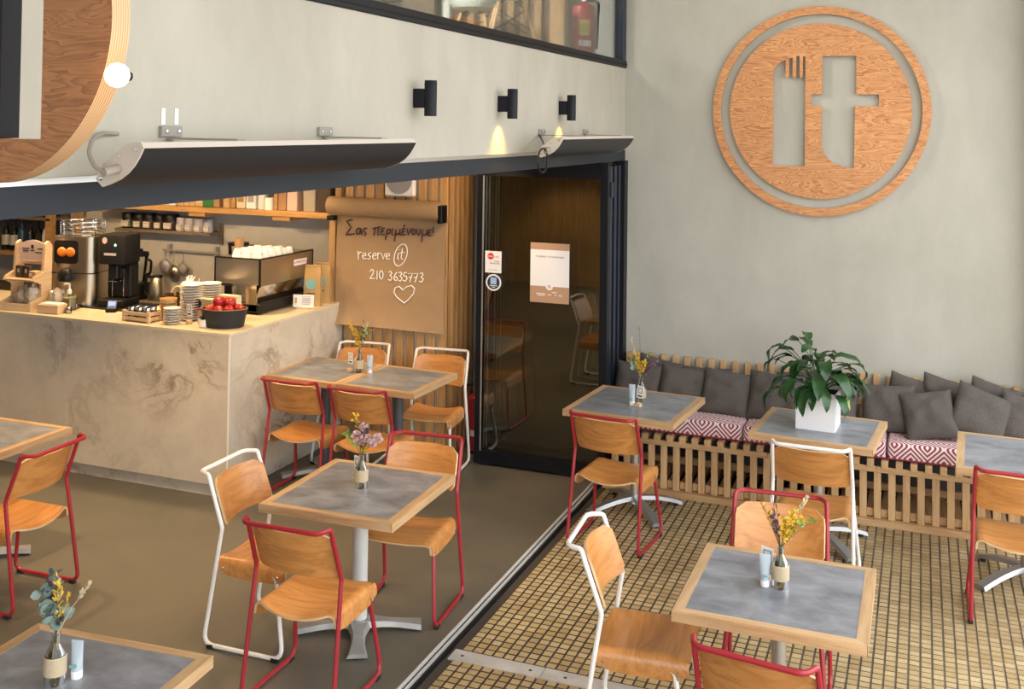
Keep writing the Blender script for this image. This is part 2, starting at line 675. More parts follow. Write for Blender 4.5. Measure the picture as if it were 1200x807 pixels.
def text(name, body, size, mat, parent=None, loc=(0, 0, 0), rot=(0, 0, 0), align='CENTER', ext=.0004, shear=0.):
    cu = bpy.data.curves.new(name, 'FONT')
    cu.body = body
    cu.size = size
    cu.align_x = align
    cu.align_y = 'CENTER'
    cu.extrude = ext
    cu.shear = shear
    cu.resolution_u = 3
    tmp = bpy.data.objects.new('tmp', cu)
    COL.objects.link(tmp)
    dg = bpy.context.evaluated_depsgraph_get()
    me = bpy.data.meshes.new_from_object(tmp.evaluated_get(dg))
    bpy.data.objects.remove(tmp)
    bpy.data.curves.remove(cu)
    me.name = name
    me.materials.clear()
    me.materials.append(MATS[mat])
    return link(name, me, parent, loc, rot)


def circle(r, n=64, c=(0, 0), a0=0., a1=2 * math.pi):
    return [(c[0] + r * math.cos(a0 + (a1 - a0) * k / n), c[1] + r * math.sin(a0 + (a1 - a0) * k / n)) for k in range(n)]


def tag(o, label, cat, group=None, kind=None):
    o['label'] = label
    o['category'] = cat
    if group:
        o['group'] = group
    if kind:
        o['kind'] = kind
    return o


def thing(name, label, cat, loc=(0, 0, 0), rz=0., group=None):
    o = bpy.data.objects.new(name, None)
    o.empty_display_size = .05
    COL.objects.link(o)
    o.location = loc
    o.rotation_euler = (0, 0, rz)
    return tag(o, label, cat, group)


def struct(o):
    o['kind'] = 'structure'
    return o


def copy_tree(src, loc=None, rz=None, label=None, group=None):
    def rec(o, par):
        c = o.copy()
        COL.objects.link(c)
        c.parent = par
        for ch in list(o.children):
            rec(ch, c)
        return c
    r_0 = rec(src, None)
    if loc is not None:
        r_0.location = loc
    if rz is not None:
        r_0.rotation_euler = (0, 0, rz)
    if label:
        r_0['label'] = label
    if group:
        r_0['group'] = group
    return r_0


FACE_Y = (math.pi / 2, 0, 0)          # a plate drawn in x, y stands up and faces -y
FX, WY = -2.28, 8.40                  # facade plane, terrace back wall plane

# ------------------------------------------------------------------ large structure
struct(boxo('wall_back', FX, 1.6, WY, WY + .2, -.05, 4.6, 'plaster_terrace'))
struct(boxo('wall_facade', FX - .18, FX, -1.6, WY, 2.54, 3.19, 'plaster_facade'))
struct(boxo('wall_upper', FX - .18, FX, -1.6, WY, 4.3, 4.6, 'plaster_facade'))
struct(boxo('wall_shade_pilaster', .74, 1.6, 8.22, WY, -.05, 4.6, 'plaster_terrace'))  # unseen pilaster put in to shade the right end of the wall
struct(boxo('ceiling', FX - .2, 1.15, -1.6, WY + .2, 4.6, 4.8, 'ceiling_paint'))
bm = bmesh.new()
box(bm, FX - .16, FX + .004, -1.6, WY, 2.435, 2.522)
struct(finish('trim_1', bm, 'steel_beam', smooth=0))
struct(boxo('trim_2', FX - .02, FX + .012, -1.6, WY, 2.522, 2.54, 'aluminium'))
# terrace floor: grout bed carrying one tile after another
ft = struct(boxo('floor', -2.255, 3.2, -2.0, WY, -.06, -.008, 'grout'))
struct(boxo('floor', -9.6, -2.335, -1.6, 9.0, -.06, 0., 'microcement'))
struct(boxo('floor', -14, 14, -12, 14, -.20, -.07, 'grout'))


def tile_bm():
    bm_ = bmesh.new()
    vs, fs = box(bm_, -.0243, .0243, -.0231, .0231, -.0085, 0.)
    top = [v_ for v_ in vs if v_.co.z > -.001]
    for v_ in top:
        v_.co.x *= .94
        v_.co.y *= .95
    for f_ in fs[2:]:
        f_.material_index = 1
    bm_.faces.remove(fs[0])
    return bm_


PXT, PYT = .0565, .053
STRIP0, STRIP1 = 4.925, 5.03
cells = []
for i in range(-39, 27):
    for j in range(70, 152):
        x, y = (i + .5) * PXT, (j + .5) * PYT
        if x < -2.235 or y > 8.36:
            continue
        if STRIP0 - .022 < y < STRIP1 + .022:
            continue
        if 7.72 < y and not (-2.3 < x < .7 and y < 7.78):
            continue
        dpt = -.364 * x + .931 * y
        lat = (.932 * x + .363 * y) / dpt
        cells.append((dpt, abs(lat) < .487 and dpt > 5.02, x, y))
cells.sort()
near = [c for c in cells if c[1]][:300]
near_set = {(c[2], c[3]) for c in near}
tb = tile_bm()
tme = bpy.data.meshes.new('tile')
tb.to_mesh(tme)
tb.free()
tme.materials.append(MATS['tile_ceramic'])
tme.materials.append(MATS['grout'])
for dpt, vis, x, y in near:
    link('tile', tme, ft, (x, y, rnd.uniform(-.001, .0008)), (rnd.uniform(-.012, .012), rnd.uniform(-.012, .012), rnd.uniform(-.02, .02)))
bm = bmesh.new()
for dpt, vis, x, y in cells:
    if (x, y) in near_set:
        continue
    M = Matrix.Translation((x, y, rnd.uniform(-.001, .0008))) @ Matrix.Rotation(rnd.uniform(-.02, .02), 4, 'Z')
    vs, fs = box(bm, -.0243, .0243, -.0231, .0231, -.0085, 0.)
    for k, v_ in enumerate(vs):
        if v_.co.z > -.001:
            v_.co.x *= .94
            v_.co.y *= .95
        v_.co = M @ v_.co
    for f_ in fs[2:]:
        f_.material_index = 1
    bm.faces.remove(fs[0])
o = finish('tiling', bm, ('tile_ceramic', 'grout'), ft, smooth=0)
o['kind'] = 'stuff'
# aluminium strip let into the tiling, in two lengths
for a, b in ((-2.235, -1.745), (-1.742, 1.2)):
    s_ = boxo('metal_strip', a, b, STRIP0, STRIP1, -.008, .002, 'aluminium_worn', ft, .002)
    for xx in ((a + .06, a + .43) if a < -2 else (a + .12, a + .6)):
        latheo('screw', [(0, .0035), (.008, .003), (.010, .0015)], 'track_dark', s_, 10, (xx, STRIP0 + .05, 0))
# folding door track
tr = struct(boxo('trim_3', -2.335, -2.255, -1.6, WY, -.05, -.012, 'track_dark'))
boxo('edge_rail', -2.335, -2.325, -1.6, WY, -.012, .004, 'rail_silver', tr)
boxo('edge_rail', -2.270, -2.255, -1.6, WY, -.012, .004, 'frame_black', tr)
boxo('guide_rail', -2.305, -2.294, -1.6, WY, -.012, .001, 'rail_silver', tr)

# cafe shell
struct(boxo('wall_left', -9.8, -9.6, -1.6, 9.0, -.05, 3.0, 'paint_cafe'))
struct(boxo('wall_front', -9.8, FX, -1.8, -1.6, -.05, 4.6, 'slat_z'))
struct(boxo('wall_kitchen', -9.6, -4.70, 8.22, 8.42, -.05, 2.65, 'paint_cafe'))
wcb = struct(boxo('wall_cafe_back', -4.70, FX, 8.44, 8.64, -.05, 2.65, 'paint_cafe'))
for k in range(13):  # slats put in to stand for the wood mirrored in the glass door
    boxo('slat', -3.55 + k * .098, -3.478 + k * .098, 8.40, 8.44, 1.72, 2.65, 'slat_z', wcb, .002)
struct(boxo('ceiling', -9.8, FX - .17, -1.6, 9.0, 2.62, 2.9, 'ceiling_paint'))
struct(boxo('baseboard_back', FX, .74, WY - .015, WY, 0, .08, 'plaster_terrace'))

# upper window over the facade
win = struct(boxo('window_1', FX - .10, FX + .012, -1.6, WY, 3.19, 3.252, 'frame_black', None, .004))
boxo('window_stile', FX - .07, FX + .004, WY - .09, WY, 3.252, 4.3, 'frame_navy', win, .003)
boxo('window_bead', FX - .03, FX + .016, -1.6, WY, 3.214, 3.222, 'black_matt', win)
boxo('pane', FX - .045, FX - .039, -1.6, WY - .09, 3.252, 4.3, 'upper_glass', win)
struct(boxo('floor', -9.6, FX - .18, -1.6, 8.7, 2.95, 3.235, 'grey_wood'))
struct(boxo('wall_upper_back', -9.6, FX - .05, 8.7, 8.9, 3.15, 4.6, 'paint_white'))
struct(boxo('ceiling', -9.6, FX - .2, -1.6, 9.0, 4.6, 4.8, 'paint_white'))
struct(boxo('wall_upper_left', -6.2, -6.0, -1.6, 8.7, 3.15, 4.6, 'paint_white'))

# ------------------------------------------------------------------ folding glass doors, stacked at the end of their track
def door_leaf(n, y0, x0, x1, z1):
    st = struct(boxo('door_%d' % n, x1 - .062, x1, y0, y0 + .058, .015, z1, 'frame_navy' if n > 1 else 'frame_black', None, .003))
    boxo('stile', x0, x0 + .050, y0, y0 + .058, .015, z1, 'frame_black', st, .003)
    boxo('bottom_rail', x0 + .05, x1 - .062, y0 + .004, y0 + .054, .015, .118, 'frame_black', st)
    boxo('top_rail', x0 + .05, x1 - .062, y0 + .004, y0 + .054, 2.305, z1, 'frame_black', st)
    boxo('pane', x0 + .046, x1 - .058, y0 + .026, y0 + .032, .11, 2.31, 'door_glass', st)
    boxo('glazing_bead', x0 + .050, x0 + .060, y0 - .004, y0 + .006, .118, 2.305, 'aluminium', st)
    return st


d1 = door_leaf(1, 7.80, -3.335, -2.243, 2.43)
for k, yy in enumerate((7.93, 8.07, 8.21)):
    door_leaf(k + 2, yy, -3.335, -2.262 - .004 * k, 2.40)
boxo('hinge', -2.250, -2.232, 7.865, 7.925, 2.16, 2.28, 'frame_navy', d1, .004)
boxo('hinge', -2.250, -2.232, 7.865, 7.925, .55, .67, 'frame_navy', d1, .004)
struct(boxo('trim_4', FX - .05, FX + .03, WY - .10, WY, 0, 2.435, 'frame_black'))

# poster and stickers on the glass
po = thing('poster', 'white and tan paper poster taped inside the glass door', 'poster', (-2.716, 7.815, 1.558))
boxo('paper', -.161, .161, -.001, .001, -.233, .233, 'card_white', po)
boxo('top_band', -.161, .161, -.0022, -.001, .180, .233, 'poster_tan', po)
boxo('bottom_band', -.161, .161, -.0022, -.001, -.233, -.105, 'poster_tan', po)
outline('badge', [circle(.029, 32)], .0012, 'card_white', po, (0, -.0032, -.105), FACE_Y)
outline('badge_glyph', [[(-.010, -.014), (-.003, -.014), (-.003, .012), (-.010, .012)], [(.002, -.014), (.009, -.014), (.009, .012), (.002, .012)]], .0004, 'poster_tan', po, (0, -.0042, -.105), FACE_Y)
text('heading', 'ΤΟ ΜΕΝΟΥ / TO YOUR MENU', .0175, 'print_dark', po, (0, -.0016, .125), FACE_Y)
for k, (a, b, z) in enumerate(((-.11, -.035, -.163), (-.10, -.035, -.176), (-.014, .018, -.170), (.045, .060, -.170), (.078, .104, -.172), (.02, .06, -.150))):
    boxo('small_print', a, b, -.0028, -.0021, z - .003, z + .003, 'card_white', po)
st1 = thing('window_sticker', 'small white rectangular sticker with a red disc on the glass door', 'sticker', (-3.186, 7.795, 1.6195))
boxo('backing', -.070, .070, 0, .002, -.086, .086, 'card_white', st1)
outline('disc', [circle(.027, 32)], .0008, 'print_red', st1, (-.022, -.0005, .045), FACE_Y)
text('word', 'Eden', .022, 'card_white', st1, (-.022, -.0012, .045), FACE_Y)
text('word', 'red', .028, 'print_red', st1, (.027, -.0006, .043), FACE_Y)
text('word', 'Ticket', .019, 'print_dark', st1, (.030, -.0006, .006), FACE_Y)
text('word', 'Restaurant', .019, 'print_dark', st1, (.014, -.0006, -.010), FACE_Y)
boxo('small_print', -.04, .035, -.0008, 0, -.064, -.061, 'print_grey', st1)
st2 = thing('window_sticker', 'round navy and white sticker below the rectangular one on the glass door', 'sticker', (-3.181, 7.795, 1.457))
outline('backing', [circle(.066, 40)], .002, 'card_white', st2, (0, 0, 0), FACE_Y)
outline('disc', [circle(.053, 40)], .0008, 'print_navy', st2, (0, -.0012, 0), FACE_Y)
boxo('square', -.026, .026, -.0025, -.0016, -.014, .040, 'print_lightblue', st2)
boxo('small_print', -.032, .032, -.0025, -.0016, -.028, -.022, 'card_white', st2)
boxo('small_print', -.014, .014, -.0025, -.0016, -.040, -.034, 'card_white', st2)

# ------------------------------------------------------------------ slatted wood cladding beside the door
SL = struct(boxo('wall_slatted', -4.60, -3.665, 7.925, 8.44, 0, 2.6, 'paint_white'))
boxo('side_backing', -3.665, -3.66, 7.93, 8.44, 0, 2.6, 'brown_z', SL)
sm = bpy.data.meshes.new('slat')
bm = bmesh.new()
box(bm, -.036, .036, .015, .045, 0, 2.6)
bmesh.ops.bevel(bm, geom=bm.edges[:], offset=.003, segments=1, affect='EDGES')
bm.to_mesh(sm)
bm.free()
sm.materials.append(MATS['slat_z'])
for k in range(10):
    link('slat', sm, SL, (-4.563 + k * .0985, 7.88, 0))
sms = bpy.data.meshes.new('slat')
bm = bmesh.new()
box(bm, -.023, .023, 0, .045, 0, 2.6)
bmesh.ops.bevel(bm, geom=bm.edges[:], offset=.003, segments=1, affect='EDGES')
bm.to_mesh(sms)
bm.free()
sms.materials.append(MATS['slat_z'])
for k in range(5):
    link('slat', sms, SL, (-3.612, 7.985 + k * .098, 0), (0, 0, math.pi / 2))

# kraft paper roll and its lettering
kr = thing('paper_roll', 'brown kraft paper roll on the slatted wall with a handwritten message', 'paper roll', (0, 7.80, 0))
bm = bmesh.new()
tube(bm, [(-4.695, 0, 2.012), (-3.66, 0, 2.002)], .078, 24)
finish('roll', bm, 'kraft', kr)
P = []
for i in range(13):
    u = i / 12
    row = []
    for j in range(19):
        v_ = j / 18
        z = 2.0 - v_ * .985
        y = .058 - .012 * math.sin(v_ * 3)
        curl = max(0, v_ - .82) / .18
        y -= .05 * curl ** 2 * (1 - u * .6) + .035 * curl ** 2 * max(0, .25 - u) * 4
        x = -4.650 + u * 1.022 - .03 * curl * (1 - u) + .01 * curl * u - .012 * v_
        row.append((x, y, z - .015 * curl * u))
    P.append(row)
bm = bmesh.new()
sheet(bm, P, .0012, 0, 0)
finish('sheet', bm, 'kraft', kr)
boxo('bracket', -3.665, -3.625, -.05, .06, 1.905, 2.05, 'black_plastic', kr, .004)
boxo('bracket', -4.715, -4.655, -.02, .06, 1.885, 1.925, 'black_plastic', kr, .004)


def stroke_pts(pts):
    out = []
    for X, Y in pts:
        px, py = X / 4.037, Y / 4.037 - 58
        out.append((-4.559 + (X - 150) * .001987, .040, 1.885 - py * .0072 + (px - 37) * .000356))
    return out


def ell(cx, cy, rx, ry, n=14, tilt=0.):
    return [(cx + rx * math.cos(a) + tilt * ry * math.sin(a), cy + ry * math.sin(a)) for a in [2 * math.pi * k / n for k in range(n + 1)]]


def three(x, y, s=1.):
    return [(x, y + 4 * s), (x + 10 * s, y), (x + 16 * s, y + 8 * s), (x + 6 * s, y + 18 * s), (x + 17 * s, y + 28 * s), (x + 10 * s, y + 42 * s), (x - 2 * s, y + 38 * s)]


def ee(x):
    return [(x + 1, 402), (x + 17, 400), (x + 15, 388), (x + 6, 388), (x, 402), (x + 5, 416), (x + 19, 413)]


DARK = [[(180, 230), (152, 238), (174, 267), (150, 303), (192, 297)],
        [(222, 273), (208, 270), (198, 285), (204, 300), (216, 296), (222, 274), (224, 297), (230, 299)],
        [(251, 270), (239, 271), (235, 286), (248, 295), (241, 306)],
        [(277, 273), (318, 263)], [(291, 270), (285, 305)], [(307, 266), (304, 299), (310, 304)],
        [(336, 271), (323, 271), (320, 281), (331, 284), (319, 289), (320, 300), (336, 300)],
        [(341, 326), (346, 285), (352, 274), (362, 276), (363, 289), (353, 298), (346, 292)],
        [(373, 270), (371, 299), (377, 303)],
        [(384, 332), (389, 275)], [(388, 295), (397, 301), (406, 292), (409, 274)], [(408, 280), (408, 299), (414, 303)],
        [(433, 272), (421, 272), (419, 283), (430, 285), (418, 290), (420, 302), (434, 300)], [(424, 263), (431, 254)],
        [(441, 272), (447, 301), (459, 271)], ell(471, 287, 8, 13),
        [(487, 273), (488, 293), (495, 302), (502, 294), (504, 273)],
        [(510, 334), (516, 276)], [(515, 296), (524, 303), (532, 294), (535, 275)], [(534, 282), (535, 303)],
        [(553, 277), (542, 278), (540, 288), (549, 290), (540, 294), (541, 305), (554, 303)],
        [(563, 264), (561, 292)], [(560, 301), (560, 304)]]
LIGHT = [[(210, 378), (213, 419)], [(212, 397), (218, 386), (228, 384)], ee(232),
         [(273, 387), (262, 388), (259, 396), (270, 404), (268, 415), (256, 416)], ee(280),
         [(304, 385), (306, 416)], [(305, 397), (310, 388), (317, 386)], [(322, 387), (331, 416), (340, 387)], ee(344),
         ell(413, 395, 29, 51, 20, -.22), [(402, 386), (399, 411), (405, 415)], [(405, 369), (405, 372)],
         [(421, 364), (415, 408), (423, 415)], [(408, 386), (431, 381)],
         [(269, 474), (278, 464), (287, 471), (284, 484), (269, 508), (293, 506)], [(304, 470), (303, 511)], ell(323, 489, 9, 19),
         three(358, 472), [(396, 474), (385, 492), (384, 509), (393, 515), (401, 505), (394, 496), (384, 502)], three(405, 474),
         [(443, 476), (431, 477), (428, 492), (440, 492), (445, 504), (437, 516), (425, 512)],
         [(450, 481), (469, 478), (457, 519)], [(452, 499), (467, 496)], [(475, 481), (494, 478), (482, 519)], [(477, 499), (492, 496)], three(503, 476),
         [(433, 617), (399, 591), (384, 568), (390, 547), (408, 540), (425, 557), (444, 541), (465, 535), (480, 548), (475, 573), (451, 602), (433, 617)]]
for nm, strokes, mt, rr_ in (('dark_lettering', DARK, 'marker_dark', .0052), ('white_lettering', LIGHT, 'chalk_white', .0046)):
    bm = bmesh.new()
    for s_ in strokes:
        pts = stroke_pts(s_)
        if len(pts) > 3:
            sm_ = [Vector(pts[0])]
            for k in range(1, len(pts) - 1):
                a, b, c = Vector(pts[k - 1]), Vector(pts[k]), Vector(pts[k + 1])
                sm_ += [b * .75 + a * .25, b, b * .75 + c * .25]
            pts = sm_ + [Vector(pts[-1])]
        tube(bm, pts, rr_, 5)
    finish(nm, bm, mt, kr)

# wall speaker over the roll
sp = thing('wall_speaker', 'small white square speaker above the kraft paper roll', 'speaker', (-4.055, 7.88, 2.245))
boxo('case', -.137, .137, -.05, 0, -.137, .137, 'card_white', sp, .01)
outline('grille', [circle(.118, 40)], .006, 'print_grey', sp, (0, -.052, 0), FACE_Y)
# extinguisher standing beside the slatted wall
def extinguisher(name, loc, label, h, r_0, mat, tags, rz=0.):
    e = thing(name, label, 'fire extinguisher', loc, rz)
    latheo('cylinder', [(0, 0), (r_0 * .98, 0), (r_0, .015), (r_0, h * .80), (r_0 * .92, h * .86), (r_0 * .6, h * .91), (r_0 * .28, h * .93), (r_0 * .28, h * .95), (0, h * .95)], mat, e, 24)
    latheo('foot_ring', [(r_0 * 1.05, 0), (r_0 * 1.05, .018), (r_0 * .9, .018)], 'black_plastic', e, 24)
    boxo('valve', -.022, .022, -.02, .02, h * .94, h * .985, 'brushed_steel', e, .004)
    boxo('handle', -.02, .11, -.012, .012, h * .985, h * 1.01, 'black_plastic', e, .004, rot=(0, -.25, 0), loc=(-.01, 0, .02))
    tubeo('hose', fillet([(-.02, 0, h * .965), (r_0 + .03, .0, h * .96), (r_0 + .02, 0, h * .7), (r_0 + .012, 0, h * .15)], .05), .011, 'black_plastic', e)
    for nm, a0, a1, z0, z1, mt in tags:
        bm_ = bmesh.new()
        n = 8
        for k in range(n):
            q = [a0 + (a1 - a0) * k / n, a0 + (a1 - a0) * (k + 1) / n]
            rr0 = r_0 * 1.006
            bm_.faces.new([bm_.verts.new((rr0 * math.cos(R(a)), rr0 * math.sin(R(a)), z)) for a, z in ((q[0], z0), (q[1], z0), (q[1], z1), (q[0], z1))])
        finish(nm, bm_, mt, e)
    return e


extinguisher('fire_extinguisher', (-3.45, 8.12, 0), 'red fire extinguisher on the cafe floor between slatted wall and glass door', .52, .075, 'extinguisher_red', [('tag', -110, -60, .14, .19, 'card_white')])

# ------------------------------------------------------------------ counter
cn = thing('counter', 'long marble clad serving counter with a pale worktop and recessed plinth', 'counter')
CX, CY, CZ = -4.62, 6.33, 1.187
for k, (a, b) in enumerate(((-9.2, -7.65), (-7.648, -6.105), (-6.103, CX))):
    boxo('front_panel', a, b, CY, CY + .03, .098, CZ - .02, 'marble_front', cn, .0012)
boxo('side_panel', CX - .03, CX, CY + .03, 7.92, .098, CZ - .02, 'marble_front', cn, .0015)
boxo('corner_trim', CX - .006, CX + .002, CY - .002, CY + .006, .098, CZ - .004, 'marble_edge', cn)
for a, b in ((-9.2, -8.0), (-7.998, -6.5), (-6.498, -5.2), (-5.198, CX - .05)):
    boxo('plinth', a, b, CY + .05, CY + .07, 0, .096, 'marble_front', cn)
boxo('plinth', CX - .07, CX - .05, CY + .07, 7.92, 0, .096, 'marble_front', cn)
bm = bmesh.new()
box(bm, -9.2, CX + .003, CY - .003, 7.12, CZ - .02, CZ)
box(bm, -5.42, CX + .003, 7.12, 7.92, CZ - .02, CZ)
finish('worktop', bm, 'counter_slab', cn, smooth=0)
boxo('body', -9.2, CX - .08, CY + .08, 7.1, .0, CZ - .021, 'paint_dark', cn)
boxo('body', -5.40, CX - .08, 7.1, 7.9, .0, CZ - .021, 'paint_dark', cn)

# back bench along the kitchen wall
bb = thing('back_bench', 'low dark kitchen bench along the grey wall behind the counter', 'bench')
boxo('top', -9.2, -5.5, 7.72, 8.20, 1.02, 1.06, 'grey_wood', bb)
boxo('cabinet', -9.2, -5.5, 7.76, 8.19, 0, 1.02, 'paint_dark', bb)

# ------------------------------------------------------------------ bench seat of pine slats
bn = thing('slatted_bench', 'long pine slat bench seat along the plaster wall', 'bench')
BX0, BX1, BY = -2.23, .74, 7.70


def rep(name, bmf, mat, xs, parent, bev=.002):
    bm_ = bmesh.new()
    bmf(bm_)
    bmesh.ops.bevel(bm_, geom=bm_.edges[:], offset=bev, segments=1, affect='EDGES')
    me = bpy.data.meshes.new(name)
    bm_.to_mesh(me)
    bm_.free()
    me.materials.append(MATS[mat])
    for x in xs:
        link(name, me, parent, (x, 0, rnd.uniform(-.002, .002)))


xs = [-1.864 + .0932 * k for k in range(-4, 29)]
xs = [x for x in xs if BX0 < x - .024 and x + .024 < BX1]
rep('front_slat', lambda b: box(b, -.0235, .0235, BY + .004, BY + .034, .046, .385), 'pine_z', xs, bn)
xs2 = [x + .047 for x in xs]
rep('seat_slat', lambda b: box(b, -.022, .022, BY - .026, 8.30, .402, .446), 'pine_y', xs2, bn)
rep('floor_slat', lambda b: box(b, -.022, .022, BY + .036, 8.24, .050, .105), 'pine_y', xs2, bn)
xs3 = [-2.209 + .0948 * k for k in range(0, 32)]
rep('back_slat', lambda b: box(b, -.023, .023, 8.345, 8.392, .05, .885), 'pine_z', [x for x in xs3 if x + .03 < BX1], bn)
for a, b in ((BX0, -1.02), (-1.018, -.29), (-.288, BX1)):
    boxo('front_rail', a, b, BY - .020, BY + .002, .368, .405, 'pine_x', bn, .002)
boxo('base_plank', BX0, BX1, BY - .03, BY + .06, 0, .045, 'pine_x', bn, .003)
boxo('inner_rail', BX0, BX1, 8.0, 8.03, .15, .20, 'pine_x', bn, .002)
boxo('back_rail', BX0, BX1, 8.33, 8.345, .66, .71, 'pine_x', bn, .002)
boxo('back_rail', BX0, BX1, 8.33, 8.345, .30, .35, 'pine_x', bn, .002)
boxo('rear_board', BX0, BX1, 8.26, 8.275, .05, .40, 'paint_dark', bn)


# seat cushions
def seat_cushion(x0, x1, label):
    bm_ = bmesh.new()
    wd, dp, h = (x1 - x0), .585, .118
    box(bm_, -wd / 2, wd / 2, -dp / 2, dp / 2, 0, h)
    bmesh.ops.bevel(bm_, geom=bm_.edges[:], offset=.022, segments=3, affect='EDGES', profile=.5)
    bmesh.ops.subdivide_edges(bm_, edges=[e for e in bm_.edges if e.calc_length() > .2], cuts=6, use_grid_fill=True)
    for v_ in bm_.verts:
        if v_.co.z > h * .8:
            u, q = v_.co.x / (wd / 2), v_.co.y / (dp / 2)
            v_.co.z += .014 * max(0, 1 - u * u) * max(0, 1 - q * q) + .006 * noise.noise(v_.co * 7)
    o_ = finish('bench_cushion', bm_, 'diamond_fabric', None, ((x0 + x1) / 2, BY + .02 + dp / 2, .448), smooth=50)
    tag(o_, label, 'cushion', 'patterned seat cushions on the bench')
    bm_ = bmesh.new()
    for zz in (.012,):
        pts = fillet([(-wd / 2, -dp / 2, zz), (wd / 2, -dp / 2, zz), (wd / 2, dp / 2, zz), (-wd / 2, dp / 2, zz)], 0)
        tube(bm_, pts, .005, 6, closed=True)
    finish('piping', bm_, 'piping_red', o_)
    return o_


seat_cushion(-2.20, -1.205, 'red and white diamond seat cushion at the door end of the bench')
seat_cushion(-1.198, -.226, 'red and white diamond seat cushion beneath the table with the potted plant')
seat_cushion(-.218, .715, 'red and white diamond seat cushion beside the card stand table, right end of bench')


# pillows
def pillow(x, y, z, w_, h, rx, ry, rz, label, seed, th=.15):
    n = 14
    bm_ = bmesh.new()
    rg = random.Random(seed)
    off = Vector((rg.uniform(-9, 9), rg.uniform(-9, 9), seed))
    S = {}
    for side in (1, -1):
        for i in range(n + 1):
            for j in range(n + 1):
                u, v_ = 2 * i / n - 1, 2 * j / n - 1
                edge = i in (0, n) or j in (0, n)
                if edge and side == -1:
                    S[side, i, j] = S[1, i, j]
                    continue
                xx = u * w_ / 2 * (1 - .10 * (1 - v_ * v_) * abs(u) ** 3)
                zz = v_ * h / 2 * (1 - .10 * (1 - u * u) * abs(v_) ** 3)
                puff = (max(0, 1 - abs(u) ** 2.6) * max(0, 1 - abs(v_) ** 2.6)) ** .52
                yy = side * -th / 2 * puff
                wr = noise.noise(Vector((u * 1.7, v_ * 1.3, side * 3)) + off)
                wr2 = noise.noise(Vector((u * 1.1 + v_ * 2.2, v_ * 2.5 - u * 2, 1)) + off)
                yy += (.022 * wr + .045 * wr2 * abs(wr2)) * puff
                zz += .02 * wr * puff
                if edge:
                    yy += .006 * math.sin(9 * (u + v_))
                S[side, i, j] = bm_.verts.new((xx, yy, zz))
        for i in range(n):
            for j in range(n):
                q = [S[side, i, j], S[side, i + 1, j], S[side, i + 1, j + 1], S[side, i, j + 1]]
                bm_.faces.new(q if side == 1 else q[::-1])
    o_ = finish('pillow', bm_, 'pillow_fabric', None, (x, y, z), (rx, ry, rz), smooth=60)
    sub = o_.modifiers.new('soft', 'SUBSURF')
    sub.levels = sub.render_levels = 1
    return tag(o_, label, 'pillow', 'charcoal pillows along the bench')


# x, y, z, w, h, rx, ry, rz, label
PIL = [
    (-2.06, 8.05, .745, .41, .38, -.50, .02, -.05, 'charcoal pillow at the door end of the bench, beside the glass door'),
    (-1.95, 8.225, .765, .37, .36, -.16, .20, .0, 'charcoal pillow tucked behind the two at the door end, one corner pointing up'),
    (-1.71, 8.05, .745, .40, .39, -.52, .10, .05, 'charcoal pillow second along the front row from the glass door'),
    (-1.55, 8.225, .735, .42, .34, -.12, -.02, .0, 'charcoal pillow mostly hidden behind the second and third from the door'),
    (-1.37, 8.04, .745, .41, .40, -.55, .10, .05, 'charcoal pillow third along the front row, at the first table corner'),
    (-1.01, 8.04, .755, .44, .42, -.54, .03, -.03, 'plump square charcoal pillow standing between the two left bench tables'),
    (-.84, 8.225, .770, .36, .35, -.14, -.14, .0, 'charcoal pillow behind, its corner just left of the potted plant'),
    (-.62, 8.06, .745, .42, .40, -.50, .08, .0, 'charcoal pillow behind the plant pot, left side showing'),
    (-.22, 8.06, .750, .41, .40, -.46, -.06, .0, 'charcoal pillow just right of the plant, flat brownish front'),
    (-.08, 8.225, .790, .36, .37, -.14, .24, .0, 'charcoal pillow behind, corner pointing up right of the plant'),
    (.05, 7.97, .735, .38, .41, -.70, -.16, .1, 'charcoal pillow leaning in front, over the gap between the right two cushions'),
    (.16, 8.225, .785, .38, .37, -.12, .20, .0, 'charcoal pillow behind with one corner up above the creased one'),
    (.38, 8.02, .765, .40, .42, -.62, .34, .0, 'large creased charcoal pillow slumped diagonally left of the right bench table'),
    (.47, 8.235, .785, .38, .36, -.10, .26, .0, 'charcoal pillow behind the right bench table, pointed corner up'),
    (.66, 8.10, .730, .38, .38, -.45, .28, .0, 'charcoal pillow sunk behind the right bench table, lower edge hidden'),
]
for k, p in enumerate(PIL):
    pillow(p[0], p[1], p[2] - (.035 if p[0] < 0 else .015), p[3], p[4] * .95, *p[5:8], p[8], 3 + k * 5, .095 if p[1] > 8.2 else .125)

